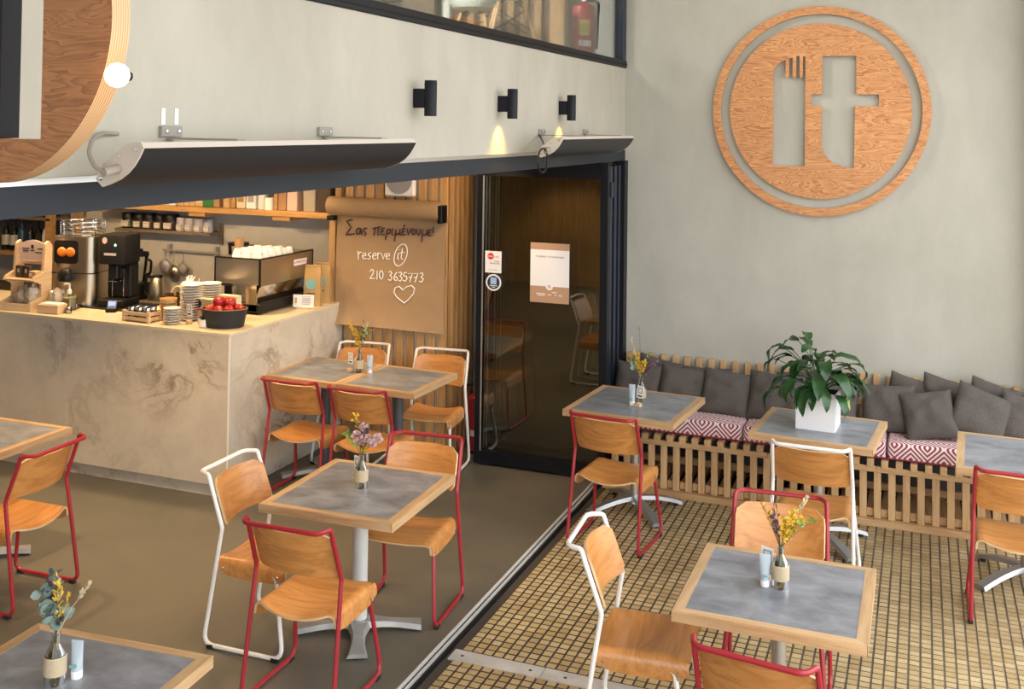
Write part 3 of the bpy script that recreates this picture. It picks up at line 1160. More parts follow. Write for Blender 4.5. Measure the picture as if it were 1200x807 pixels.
# ------------------------------------------------------------------ chairs
def make_chair(color):
    """seat looks along +y, rear feet at y = 0"""
    t_ = thing('dining_chair', '', 'chair')
    m = 'tube_' + color
    tr_ = .0112
    top = {}
    for s in (-1, 1):
        path = [(s * .222, .010, .835), (s * .228, .092, .615), (s * .243, 0.0, .016), (s * .243, .475, .016), (s * .208, .405, .405), (s * .200, .20, .415), (s * .200, .16, .415)]
        pts = fillet(path, [0, .05, .055, .06, .03, .02, 0], 5)
        tubeo('side_frame', pts, tr_, m, t_)
        top[s] = pts[0]
        for nm, yy in (('foot_cap', .045), ('foot_cap', .43)):
            boxo(nm, s * .243 - .013, s * .243 + .013, yy - .02, yy + .02, 0, .022, 'rubber', t_, .003)
    rail = [(-.222, .010, .835), (-.221, -.002, .873), (-.196, -.074, .872), (.196, -.074, .872), (.221, -.002, .873), (.222, .010, .835)]
    tubeo('top_rail', fillet(rail, [0, .022, .05, .05, .022, 0], 6), tr_, m, t_)
    tubeo('cross_bar', [(-.20, .30, .413), (.20, .30, .413)], .009, m, t_)
    # backrest
    P = []
    n, q = 13, 9
    for i in range(n):
        u = 2 * i / (n - 1) - 1
        row = []
        for j in range(q):
            v_ = j / (q - 1)
            hw = .214
            rc = .045
            zz = .622 + .218 * v_
            e = (1 - v_) * .218
            if e < rc:
                hw -= rc - math.sqrt(max(0, rc * rc - (rc - e) ** 2))
            e = v_ * .218
            if e < .018:
                hw -= .018 - math.sqrt(max(0, .018 ** 2 - (.018 - e) ** 2))
            x = u * hw
            yp = .092 - .080 * v_
            row.append((x, yp + .018 - .058 * (1 - (x / .214) ** 2), zz))
        P.append(row)
    bm_ = bmesh.new()
    sheet(bm_, P, .011)
    bk = finish('backrest', bm_, ('beech_ply', 'ply_edge'), t_, smooth=50)
    # saddle seat whose sides roll down over the frame
    prof = []
    for k in range(9):
        prof.append((.170 * k / 8, 0.))
    for k in range(1, 6):
        a = k / 5 * math.pi / 2
        prof.append((.170 + .042 * math.sin(a), -.042 * (1 - math.cos(a))))
    P = []
    half = prof + [(.213, None)] * 3
    nv = 12
    for sgn_i in list(range(len(half) - 1, 0, -1)) + list(range(len(half))):
        pass
    seq = [(-1, k) for k in range(len(half) - 1, 0, -1)] + [(1, k) for k in range(len(half))]
    for sg, k in seq:
        row = []
        for j in range(nv):
            v_ = j / (nv - 1)
            drop = .052 - .030 * abs(2 * v_ - 1) ** 5
            if k < len(prof):
                x, z = prof[k]
            else:
                x, z = .213, -.042 - drop * (k - len(prof) + 1) / 3
            c = max(0, 1 - (x / .205) ** 2)
            z2 = .462 + z - .030 * c * (1 - v_) ** 1.6 - .012 * c - .016 * max(0, (v_ - .8) / .2) ** 2 * (1 if x < .2 else 0)
            y = .065 + .40 * v_ - .030 * c * (1 - v_) ** 3
            row.append((sg * x, y, z2))
        P.append(row)
    bm_ = bmesh.new()
    sheet(bm_, P, .011)
    st_ = finish('seat', bm_, ('beech_ply', 'ply_edge'), t_, smooth=50)
    for s in (-1, 1):
        for y, z in ((.095, .405), (.095, .385), (.42, .405), (.42, .385)):
            latheo('bolt', [(0, .003), (.006, .002), (.007, 0)], 'bolt_steel', st_, 8, (s * .219, y, z), (0, s * math.pi / 2, 0))
    return t_


protos = {}


def chair(color, x, y, rz, label):
    """x, y: middle between the rear feet"""
    if color not in protos:
        protos[color] = make_chair(color)
        o_ = protos[color]
        o_.location = (x, y, 0)
        o_.rotation_euler = (0, 0, R(rz))
        o_['label'] = label
    else:
        o_ = copy_tree(protos[color], (x, y, 0), R(rz), label)
    o_['group'] = 'red framed chairs' if color == 'red' else 'white framed chairs'
    return o_


chair('red', -1.89, 6.51, -5, 'red framed plywood chair at the bench table nearest the glass door')
chair('red', -2.70, 4.17, 1, 'red framed plywood chair with its back to us at the pale-legged cafe table')
chair('red', -2.70, 5.60, 185, 'red framed plywood chair facing us behind the pale-legged cafe table')
chair('red', -4.205, 6.48, 0, 'red framed plywood chair next to the marble counter, at the double table')
chair('red', -3.645, 6.46, 0, 'red framed plywood chair farther from the counter, at the double table')
chair('red', -4.57, 4.63, 92, 'red framed plywood chair facing away from us at the table cut by the left edge')
chair('red', -.65, 5.40, 183, 'red framed plywood chair facing us behind the front tiled-floor table')
chair('red', -.545, 3.80, -8, 'red framed plywood chair cut by the bottom edge at the front tiled-floor table')
chair('red', .50, 6.35, 0, 'red framed plywood chair on tiles at the right edge of the view')
chair('white', -3.45, 4.79, -89, 'white framed plywood chair side-on at the pale-legged cafe table')
chair('white', -4.32, 7.76, 186, 'white framed plywood chair between double table and slats, on the counter side')
chair('white', -3.625, 7.80, 186, 'white framed plywood chair between double table and slats, nearest the glass door')
chair('white', -1.385, 4.63, -86, 'white framed plywood chair side-on at the front tiled-floor table')
chair('white', -.60, 6.40, -1, 'white framed plywood chair at the bench table carrying the potted plant')


# ------------------------------------------------------------------ tables
def table_top(t_, wx, wy, zt, x0=0., bw=.045, th=.044):
    hx, hy = wx / 2, wy / 2
    for s in (-1, 1):
        bm_ = bmesh.new()
        vs, fs = box(bm_, x0 - hx, x0 + hx, min(s * hy, s * (hy - bw)), max(s * hy, s * (hy - bw)), zt - th, zt)
        for v_ in vs:
            if abs(v_.co.y) < hy - bw / 2:
                v_.co.x = x0 + (v_.co.x - x0) * (hx - bw) / hx
        bmesh.ops.bevel(bm_, geom=[e for e in bm_.edges if all(abs(abs(v_.co.y) - hy) < 1e-5 for v_ in e.verts)], offset=.004, segments=2, affect='EDGES')
        finish('border_board', bm_, 'oak_border_x', t_)
        bm_ = bmesh.new()
        vs, fs = box(bm_, min(s * hx, s * (hx - bw)), max(s * hx, s * (hx - bw)), -hy, hy, zt - th, zt)
        for v_ in vs:
            if abs(v_.co.x) < hx - bw / 2:
                v_.co.y *= (hy - bw) / hy
            v_.co.x += x0
        finish('border_board', bm_, 'oak_border_y', t_, smooth=0)
    boxo('inlay', x0 - hx + bw, x0 + hx - bw, -hy + bw, hy - bw, zt - th + .004, zt - .0012, 'laminate', t_)


def swan_base(t_, x0, zt, ang, pole='brushed_steel', base='cast_aluminium', pr=.031, L=.36, flat=False):
    latheo('pole', [(0, .05), (pr, .05), (pr, zt - .05), (0, zt - .05)], pole, t_, 20, (x0, 0, 0))
    boxo('top_plate', x0 - .14, x0 + .14, -.14, .14, zt - .056, zt - .044, 'black_matt', t_)
    latheo('hub', [(0, .06), (pr + .022, .055), (pr + .012, .095), (pr, .10)] if not flat else [(0, .03), (pr + .03, .045), (pr + .015, .062), (pr, .066)], base, t_, 20, (x0, 0, 0))
    for k in range(4):
        a = R(ang + 90 * k)
        bm_ = bmesh.new()
        rows = []
        N = 9
        for i in range(N):
            s = i / (N - 1)
            r_ = .015 + (L - .015) * s
            if flat:
                zc, hh, ww = .052 - .030 * s, .028 - .006 * s, .036 + .05 * max(0, s - .6) + .09 * max(0, .4 - s)
            else:
                zc, hh, ww = .088 - .066 * s ** 1.9, .026 - .004 * s, .030 + .014 * s
            rows.append([bm_.verts.new((r_, sy * ww * f_, zc + dz)) for sy, f_, dz in ((-1, 1, -hh / 2), (-1, .72, hh / 2), (1, .72, hh / 2), (1, 1, -hh / 2))])
        for p, q in zip(rows[:-1], rows[1:]):
            for j in range(4):
                bm_.faces.new((p[j], p[(j + 1) % 4], q[(j + 1) % 4], q[j]))
        bm_.faces.new(rows[0])
        bm_.faces.new(rows[-1][::-1])
        bmesh.ops.recalc_face_normals(bm_, faces=bm_.faces[:])
        ft_ = finish('base_foot', bm_, base, t_, (x0, 0, 0), (0, 0, a), smooth=40)
        latheo('glide', [(0, 0), (.018, 0), (.018, .014), (0, .014)], 'rubber', ft_, 10, (L - .03, 0, 0))


def table(x, y, rz, wx, wy, label, base='swan', zt=.75, ang=45):
    t_ = thing('cafe_table', label, 'table', (x, y, 0), R(rz), 'square cafe tables')
    table_top(t_, wx, wy, zt)
    if base == 'swan':
        swan_base(t_, 0, zt, ang)
    elif base == 'flat':
        swan_base(t_, 0, zt, ang, 'pole_grey', 'base_grey', .041, .33, True)
    else:
        swan_base(t_, 0, zt, ang, 'pole_dark', 'base_grey', .038, .33, True)
    return t_


table(-.562, 4.638, 0, .755, .765, 'square grey topped table in front on the tiles, with yellow flowers')
table(-2.797, 5.018, 1.5, .758, .80, 'square grey topped table with a pale pole, pink flowers on top', 'flat', ang=26)
table(-1.89, 7.33, -4.5, .79, .79, 'square grey topped bench table nearest the glass door')
table(-.628, 7.25, -5.0, .772, .72, 'square grey topped bench table with the white planter')
table(.590, 7.10, -2.5, .77, .82, 'square grey topped bench table at the right edge')
table(-5.42, 4.875, 1, .77, .40 + .40, 'square grey topped table cut by the left edge of the view', 'dark')
table(-2.775, 2.83, 4, .78, .78, 'square grey topped table at bottom left with eucalyptus in a bottle', 'flat')
table(-4.298, 7.125, -2, .64, .705, 'grey topped half of the double table touching the marble counter', 'dark', .80)
table(-3.657, 7.103, -2, .64, .705, 'grey topped half of the double table farther from the counter', 'dark', .80)


# ------------------------------------------------------------------ things on the tables
def bottle_vase(x, y, z, label, wrap=True, h=.175, r_0=.036):
    v_ = thing('bottle_vase', label, 'vase', (x, y, z), 0, 'small bottle vases')
    latheo('bottle', [(0, 0), (r_0 * .95, 0), (r_0, .006), (r_0, h * .52), (r_0 * .85, h * .62), (r_0 * .5, h * .76), (r_0 * .40, h * .85), (r_0 * .40, h * .97), (r_0 * .47, h)], 'bottle_glass', v_, 20)
    latheo('water', [(0, .004), (r_0 * .9, .004), (r_0 * .9, h * .30), (0, h * .30)], 'clear_glass', v_, 16)
    if wrap:
        latheo('twine_wrap', [(r_0 * 1.0, h * .20), (r_0 * 1.06, h * .21), (r_0 * 1.06, h * .55), (r_0 * 1.0, h * .56)], 'twine', v_, 24)
    return v_


def petals(bm_, c, r_0, n, rg, mi=0, flat=.5):
    c = Vector(c)
    for k in range(n):
        d_ = Vector((rg.uniform(-1, 1), rg.uniform(-1, 1), rg.uniform(-.5, 1))).normalized()
        s_ = d_.orthogonal().normalized() * r_0 * flat
        m_ = d_.cross(s_).normalized() * r_0 * .25
        p0, p1 = c, c + d_ * r_0
        q = [bm_.verts.new(p0), bm_.verts.new(c + d_ * r_0 * .55 + s_ + m_), bm_.verts.new(p1), bm_.verts.new(c + d_ * r_0 * .55 - s_ + m_)]
        bm_.faces.new(q).material_index = mi


def leaf_quad(bm_, base, d_, ln, wd, rg, mi=0):
    base = Vector(base)
    d_ = Vector(d_).normalized()
    s_ = d_.cross(Vector((rg.uniform(-1, 1), rg.uniform(-1, 1), rg.uniform(-1, 1)))).normalized() * wd
    q = [base, base + d_ * ln * .35 + s_, base + d_ * ln * .75 + s_ * .8, base + d_ * ln, base + d_ * ln * .75 - s_ * .8, base + d_ * ln * .35 - s_]
    bm_.faces.new([bm_.verts.new(p) for p in q]).material_index = mi


def bouquet(x, y, z, label, sprigs, seed, hb=.175):
    """sprigs: (kind, lean x, lean y, height above the neck)"""
    rg = random.Random(seed)
    b_ = thing('dried_bouquet', label, 'flowers', (x, y, z), 0, 'dried flower bunches in bottles')
    for kind, lx, ly, hh in sprigs:
        p0 = Vector((rg.uniform(-.015, .015), rg.uniform(-.015, .015), .012))
        p1 = Vector((lx * .06, ly * .06, hb))
        p2 = Vector((lx, ly, hb + hh))
        pts = [p0, p0.lerp(p1, .5), p1, p1.lerp(p2, .5) + Vector((0, 0, .012)), p2]
        bm_ = bmesh.new()
        tube(bm_, pts, [.0016, .0016, .0015, .0013, .0009], 5, mi=0)
        up = [p1.lerp(p2, s) + Vector((0, 0, .012 * math.sin(s * 3.14))) for s in [.25 + .75 * k / 9 for k in range(10)]]
        if kind == 'yellow':
            for p in up:
                petals(bm_, p + Vector((rg.uniform(-.012, .012), rg.uniform(-.012, .012), 0)), .024, 5, rg, 1, .3)
            mats = ('leaf_olive', 'petal_yellow')
        elif kind == 'broom':
            for p in up:
                for q in range(2):
                    leaf_quad(bm_, p, (rg.uniform(-1, 1), rg.uniform(-1, 1), .9), .022, .004, rg, 1)
            mats = ('stem_brown', 'petal_yellow')
        elif kind == 'pink':
            for p in up[4:]:
                petals(bm_, p + Vector((rg.uniform(-.012, .012), rg.uniform(-.012, .012), rg.uniform(-.01, .01))), .026, 6, rg, 1, .55)
            mats = ('leaf_olive', 'petal_pink')
        elif kind == 'plum':
            for p in up:
                petals(bm_, p, .017, 5, rg, 1, .5)
            mats = ('stem_brown', 'petal_plum')
        elif kind == 'twig':
            for p in up[::2]:
                leaf_quad(bm_, p, (rg.uniform(-1, 1), rg.uniform(-1, 1), 1), .03, .003, rg, 1)
            mats = ('stem_brown', 'stem_brown')
        elif kind == 'ear':
            for p in up[5:]:
                for q in range(5):
                    leaf_quad(bm_, p, (p2 - p1).normalized() + Vector((rg.uniform(-.6, .6), rg.uniform(-.6, .6), 0)), .022, .005, rg, 1)
            mats = ('grass_ear', 'grass_ear')
        elif kind == 'eucalyptus':
            for p in up:
                for q in range(2):
                    leaf_quad(bm_, p, (rg.uniform(-1, 1), rg.uniform(-1, 1), rg.uniform(-.2, .7)), .040, .017, rg, 1)
            mats = ('leaf_olive', 'leaf_eucalyptus')
        else:
            for p in up[2:]:
                leaf_quad(bm_, p, (rg.uniform(-1, 1), rg.uniform(-1, 1), .4), .032, .009, rg, 1)
            mats = ('leaf_olive', 'leaf_pale')
        finish('flower_stem', bm_, mats, b_, smooth=0)
    return b_


def gel_tube(x, y, z, rz, label, h=.135):
    g = thing('gel_tube', label, 'tube', (x, y, z), rz, 'sanitiser gel tubes')
    latheo('cap', [(0, 0), (.019, 0), (.020, .003), (.020, .024), (.018, .028), (0, .028)], 'card_white', g, 18)
    rows, bm_ = [], bmesh.new()
    for k in range(9):
        s = k / 8
        a, b = .020 + .004 * s, .020 * (1 - s) + .0015
        zz = .028 + (h - .028) * s
        rows.append([bm_.verts.new((a * math.cos(2 * math.pi * j / 16), b * math.sin(2 * math.pi * j / 16), zz)) for j in range(16)])
    for p, q in zip(rows[:-1], rows[1:]):
        for j in range(16):
            bm_.faces.new((p[j], p[(j + 1) % 16], q[(j + 1) % 16], q[j]))
    bm_.faces.new(rows[-1])
    bd = finish('body', bm_, 'tube_plastic', g)
    boxo('label', -.012, .012, -.0235, -.0165, .048, .056, 'print_teal', bd, rot=(.10, 0, 0), loc=(0, 0, 0))
    return g


def card_stand(x, y, z, rz, label, lean=.0):
    """printed card held upright by a small wooden block"""
    c_ = thing('card_stand', label, 'card stand', (x, y, z), rz, 'small printed cards on wooden blocks')
    boxo('block', -.022, .022, -.016, .016, 0, .026, 'bare_wood', c_, .002)
    tubeo('wire', [(0, .004, .024), (0, .005, .07)], .0012, 'bolt_steel', c_, 6)
    boxo('card', -.027, .027, -.001, .001, .06, .145, 'card_white', c_, rot=(0, lean, 0), loc=(0, .006, 0))
    boxo('print_square', -.018, .018, -.0016, -.0009, .095, .133, 'print_grey', c_, rot=(0, lean, 0), loc=(0, .006, 0))
    boxo('print_inner', -.012, .012, -.0022, -.0015, .101, .127, 'card_white', c_, rot=(0, lean, 0), loc=(0, .006, 0))
    boxo('print_bar', -.019, .019, -.0016, -.0009, .070, .080, 'print_dark', c_, rot=(0, lean, 0), loc=(0, .006, 0))
    return c_


ZT = .7495
# front tiled-floor table
bottle_vase(-.559, 4.655, ZT, 'twine wrapped bottle vase on the front tiled-floor table')
bouquet(-.559, 4.655, ZT, 'bunch of yellow dried flowers with twigs on the front tiled-floor table',
        [('yellow', .05, .0, .15), ('yellow', .085, .02, .12), ('yellow', .03, -.03, .13), ('broom', -.085, .0, .17), ('broom', -.06, .03, .12), ('twig', -.04, .02, .20), ('twig', -.02, .0, .19), ('pale', .14, .03, .12), ('pale', .12, .0, .13), ('plum', -.03, -.02, .13), ('ear', .10, .06, .19)], 5)
gel_tube(-.622, 4.645, ZT, .1, 'white and blue gel tube on the front tiled-floor table')
card_stand(-.628, 4.695, ZT, -.25, 'small printed card behind the gel tube on the front tiled-floor table', .06)
# pale-legged cafe table
bottle_vase(-2.809, 5.035, ZT, 'twine wrapped bottle vase on the pale-legged cafe table')
bouquet(-2.809, 5.035, ZT, 'bunch of dusty pink dried flowers on the pale-legged cafe table',
        [('pink', .05, .0, .10), ('pink', .09, .02, .09), ('pink', -.02, -.02, .11), ('yellow', -.06, .02, .20), ('pale', -.10, .0, .10), ('pale', -.05, -.03, .07), ('plum', .02, .02, .13), ('yellow', .01, .03, .05), ('pink', .0, .03, .14), ('twig', -.03, .0, .18)], 8)
card_stand(-2.865, 5.085, ZT, -.3, 'small printed card behind the bottle of pink flowers')
# double table by the counter
bottle_vase(-4.022, 7.145, .7995, 'twine wrapped bottle vase on the double table by the counter')
bouquet(-4.022, 7.145, .7995, 'bunch of yellow and green dried flowers on the double table',
        [('yellow', -.07, .0, .20), ('yellow', -.05, .02, .12), ('pale', .05, .0, .17), ('twig', .02, .02, .22), ('pale', .08, .02, .14), ('ear', .07, .0, .20), ('plum', .03, .03, .15), ('yellow', -.02, .0, .06), ('twig', .10, .0, .16)], 13)
card_stand(-4.098, 7.140, .7995, -.35, 'small printed card on a wooden block on the double table')
gel_tube(-3.942, 7.170, .7995, .3, 'white gel tube on the double table by the counter')
# bench table nearest the door
bottle_vase(-1.863, 7.370, ZT, 'bottle vase on the bench table nearest the glass door')
bouquet(-1.863, 7.370, ZT, 'bunch of olive, yellow and plum dried flowers on the bench table nearest the door',
        [('yellow', -.02, .0, .10), ('yellow', -.04, .02, .17), ('ear', -.07, .0, .26), ('plum', .09, .0, .10), ('plum', .12, .02, .12), ('pale', -.09, .02, .12), ('pale', .05, .02, .16), ('twig', -.02, .02, .36), ('yellow', .03, -.02, .12), ('eucalyptus', -.06, .0, .08)], 21)
gel_tube(-1.902, 7.275, ZT, .0, 'white gel tube on the bench table nearest the glass door', .145)
card_stand(-1.851, 7.250, ZT, -.3, 'tilted printed card on a wooden block on the bench table nearest the door', .12)
# right bench table
card_stand(.605, 7.06, ZT, .05, 'printed card on a wooden block on the right bench table')
# bottom left table
bottle_vase(-2.797, 2.875, ZT, 'twine wrapped bottle vase at the bottom left corner')
bouquet(-2.797, 2.875, ZT, 'bunch of eucalyptus and yellow sprigs at the bottom left corner',
        [('eucalyptus', -.07, .0, .13), ('eucalyptus', -.05, .03, .18), ('eucalyptus', -.02, -.02, .10), ('plum', -.07, .03, .15), ('broom', .02, .0, .17), ('broom', .04, .02, .12), ('broom', .0, .0, .19), ('ear', .12, .02, .17), ('eucalyptus', .0, .04, .05)], 31)
gel_tube(-2.757, 2.935, ZT, .2, 'clear gel tube at the bottom left corner', .13)

# potted peace lily on the middle bench table
pp = thing('potted_plant', 'broad leaved green plant in a white square pot on a bench table', 'plant', (-.635, 7.27, ZT), R(-4))
bm = bmesh.new()
vs, fs = box(bm, -.125, .125, -.125, .125, 0, .245)
top = [f_ for f_ in bm.faces if f_.calc_center_median().z > .24][0]
rr_ = bmesh.ops.inset_region(bm, faces=[top], thickness=.008)
ex = bmesh.ops.extrude_face_region(bm, geom=[top])
bmesh.ops.translate(bm, verts=[v_ for v_ in ex['geom'] if isinstance(v_, bmesh.types.BMVert)], vec=(0, 0, -.03))
bmesh.ops.delete(bm, geom=[top], context='FACES')
finish('pot', bm, 'pot_white', pp, smooth=0)
boxo('soil', -.116, .116, -.116, .116, .2, .222, 'soil', pp)


def big_leaf(az, reach, rise, ln, wd, droop, seed, mat='leaf_green'):
    rg = random.Random(seed)
    d_ = Vector((math.cos(az), math.sin(az), 0))
    b0 = Vector((rg.uniform(-.05, .05), rg.uniform(-.05, .05), .215))
    p1 = b0 + d_ * reach * .35 + Vector((0, 0, rise * .75))
    p2 = b0 + d_ * reach + Vector((0, 0, rise))
    stem = [b0.lerp(p1, s).lerp(p1.lerp(p2, s), s) for s in [k / 6 for k in range(7)]]
    bm_ = bmesh.new()
    tube(bm_, stem, .0028, 5)
    side = d_.cross(Vector((0, 0, 1))).normalized()
    tilt = rg.uniform(-.35, .35)
    side = (side + Vector((0, 0, tilt))).normalized()
    N = 8
    pos = p2.copy()
    ang = math.atan2((p2 - p1).z, max(.02, ((p2 - p1).x ** 2 + (p2 - p1).y ** 2) ** .5)) * .6
    rows = []
    for k in range(N + 1):
        s = k / N
        wid = wd * .86 * (math.sin(math.pi * min(1, s * .93 + .03) ** .78) ** .9 if k < N else .02)
        tg = d_ * math.cos(ang) + Vector((0, 0, math.sin(ang)))
        nr = side.cross(tg)
        wave = .006 * math.sin(s * 14 + seed)
        rows.append([bm_.verts.new(pos + side * wid * e + nr * (-(abs(e) * .22 * wid) * (-1) + wave * abs(e))) for e in (-1, -.5, 0, .5, 1)])
        pos = pos + tg * ln / N
        ang -= droop / N
    for a, b in zip(rows[:-1], rows[1:]):
        for j in range(4):
            bm_.faces.new((a[j], a[j + 1], b[j + 1], b[j]))
    finish('leaf', bm_, mat, pp, smooth=60)


LEAVES = [(3.3, .20, .22, .20, .040, 2.3), (3.0, .14, .25, .20, .045, 2.0), (2.6, .15, .15, .22, .045, 1.9), (3.6, .14, .08, .22, .048, 1.7), (4.1, .11, .10, .23, .050, 2.2),
          (4.6, .10, .05, .21, .042, 2.2), (4.75, .12, .14, .26, .055, 2.0), (5.2, .11, .06, .20, .043, 2.2), (4.4, .06, .20, .20, .044, 1.7), (5.6, .13, .14, .24, .050, 2.1), (6.0, .15, .12, .22, .046, 2.0),
          (.15, .20, .20, .20, .024, 2.6), (6.2, .15, .17, .17, .030, 2.3), (.6, .11, .18, .20, .040, 1.8), (1.2, .08, .20, .22, .045, 1.5), (1.9, .09, .22, .22, .046, 1.6), (2.3, .07, .29, .15, .042, .8), (4.2, .05, .28, .15, .045, 1.5),
          (5.9, .06, .26, .13, .030, 1.2), (5.0, .05, .20, .19, .044, 1.9), (3.8, .10, .16, .20, .044, 2.1), (2.9, .10, .06, .24, .042, 2.3), (5.4, .14, .03, .18, .036, 2.0), (3.9, .16, .20, .17, .040, 2.4), (4.95, .12, .22, .2, .05, 2.2)]
LEAVES += [(2.95, .24, .26, .19, .042, 2.5), (3.25, .27, .20, .19, .040, 2.6), (2.7, .18, .31, .17, .042, 2.0), (.1, .25, .22, .18, .026, 2.8), (6.1, .22, .12, .19, .032, 2.4), (4.5, .14, .06, .25, .044, 2.3), (3.7, .18, .04, .24, .042, 2.2), (2.0, .06, .34, .14, .040, 1.2)]
rgl = random.Random(12)
for k in range(24):
    LEAVES.append((rgl.uniform(0, 6.28), rgl.uniform(.06, .17), rgl.uniform(.02, .24), rgl.uniform(.17, .25), rgl.uniform(.034, .052), rgl.uniform(1.6, 2.6)))
for k, L_ in enumerate(LEAVES):
    big_leaf(*L_, k)
big_leaf(5.75, .14, .02, .13, .018, 2.1, 77, 'leaf_pale')

# ------------------------------------------------------------------ wall sign with the cut-out letters
sg = thing('round_sign', 'round plywood wall sign with ring and cut-out letters above the bench', 'sign', (-.745, 8.372, 2.850))
RO = .805
RD = .672


def gl(px, py):
    return ((px - 430) * RD / 322.5, -(py - 388) * RD / 305.5)


arc = [(267 + 50 * (1 - math.cos(a)), 262 - 52 * math.sin(a)) for a in [k * math.pi / 2 / 6 for k in range(7)]]
I_ = [(267, 582), (383, 582), (383, 197), (374, 197), (374, 268), (369, 272), (362, 268), (362, 197), (350, 198), (350, 268), (344, 272), (337, 268), (337, 201), (325, 204), (325, 268), (318, 272), (312, 268), (312, 212)] + arc[::-1]
teeth = []
for k in range(17):
    y0 = 395 + k * 6.4
    teeth += [(443, y0), (440, y0 + 3.2)]
cv = [(443 + 104 * (1 - math.cos(a)), 503 + 79 * math.sin(a)) for a in [k * math.pi / 2 / 8 for k in range(9)]]
cvt = []
for a, b in zip(cv[:-1], cv[1:]):
    cvt += [a, ((a[0] + b[0]) / 2 - 2.5, (a[1] + b[1]) / 2 + 2.5)]
T_ = [(443, 197), (562, 197), (562, 330), (640, 330), (640, 370), (558, 370), (556, 582)] + (teeth + cvt)[::-1] + [(443, 370), (405, 370), (405, 330), (443, 330)]
outline('ring', [circle(RO, 96), circle(.744, 96)], .030, ('sign_ply', 'sign_edge'), sg, (0, 0, 0), FACE_Y)
outline('disc', [circle(RD, 96), [gl(*p) for p in I_], [gl(*p) for p in T_]], .030, ('sign_ply', 'sign_edge'), sg, (0, 0, 0), FACE_Y)
for x, z in ((-.55, .1), (.55, .1), (0, -.6)):
    boxo('spacer', x - .02, x + .02, .015, .027, z - .02, z + .02, 'black_matt', sg)
for x, z in ((-.77, .0), (.77, .0), (0, .77), (0, -.77)):
    boxo('spacer', x - .012, x + .012, .015, .027, z - .012, z + .012, 'black_matt', sg)

# projecting blade sign, seen edge-on at the left
bs = thing('blade_sign', 'round plywood sign projecting from the facade at top left', 'sign', (-1.893, 1.727, 2.912))
SLOT = [(.035, -.252), (.167, -.252), (.167, .252), (.035, .252)]
S2 = [(-.19, -.252), (-.10, -.252), (-.10, .252), (-.19, .252)]
outline('disc', [circle(.35, 96), SLOT, S2], .052, ('sign_ply_dark', 'sign_edge'), bs, (0, 0, 0), FACE_Y)
boxo('slot_lining', .035, .052, -.026, .027, -.251, .251, 'black_matt', bs)
boxo('bracket', -.387, -.34, -.02, .02, -.05, .05, 'black_matt', bs)

# ------------------------------------------------------------------ facade lamps and heaters
def spot(name, loc, target, power, size, color, blend=.4, radius=.02, parent=None):
    ld = bpy.data.lights.new(name, 'SPOT')
    ld.energy = power
    ld.spot_size = R(size)
    ld.spot_blend = blend
    ld.color = color
    ld.shadow_soft_size = radius
    o_ = bpy.data.objects.new(name, ld)
    COL.objects.link(o_)
    o_.location = loc
    o_.rotation_euler = (Vector(target) - Vector(loc)).to_track_quat('-Z', 'Y').to_euler()
    if parent:
        o_.parent = parent
        o_.matrix_parent_inverse = parent.matrix_world.inverted()
    return o_


for k, (y, lit, lab) in enumerate(((4.55, 0, 'black cylinder wall lamp, unlit, left of the other two on the facade'), (5.63, 1, 'black cylinder wall lamp in the middle with a yellow light patch below'), (6.72, 1, 'black cylinder wall lamp nearest the corner, above the small heater'))):
    l_ = thing('wall_lamp', lab, 'lamp', (-2.195, y, 2.83), 0, 'cylinder lamps on the facade')
    latheo('body', [(.022, -.076), (.029, -.085), (.030, -.084), (.030, .084), (.029, .086), (.022, .078)], 'lamp_black', l_, 24)
    boxo('bracket', -.085, -.024, -.020, .020, -.046, .046, 'lamp_black', l_, .003)
    latheo('rim', [(.0305, .066), (.0312, .067), (.0312, .069), (.0305, .07)], 'black_matt', l_, 24)
    latheo('lens', [(0, -.074), (.022, -.074)], 'spot_face' if lit else 'print_grey', l_, 16)
    latheo('lens', [(0, .074), (.022, .074)], 'print_grey', l_, 16)
    if lit:
        spot('lamp_beam', (-2.218, y, 2.742), (-2.276, y, 2.50), 7.0, 92, (1., .60, .07), 1.0, .010)

gb = thing('globe_bulb', 'glowing warm globe bulb at the rim of the projecting plywood sign', 'lamp', (-1.495, 1.665, 2.792))
latheo('bulb', [(0, -.025), (.0125, -.0215), (.0215, -.0125), (.025, 0), (.0215, .0125), (.0125, .0215), (0, .025)], 'bulb_warm', gb, 20)
latheo('socket', [(0, 0), (.012, 0), (.010, .028), (0, .028)], 'lamp_black', gb, 16, (-.012, .020, 0), (-math.pi / 2, 0, 0))
tubeo('arm', [(-.012, .040, .0), (-.040, .055, .012), (-.068, .062, .021)], .005, 'lamp_black', gb, 8)


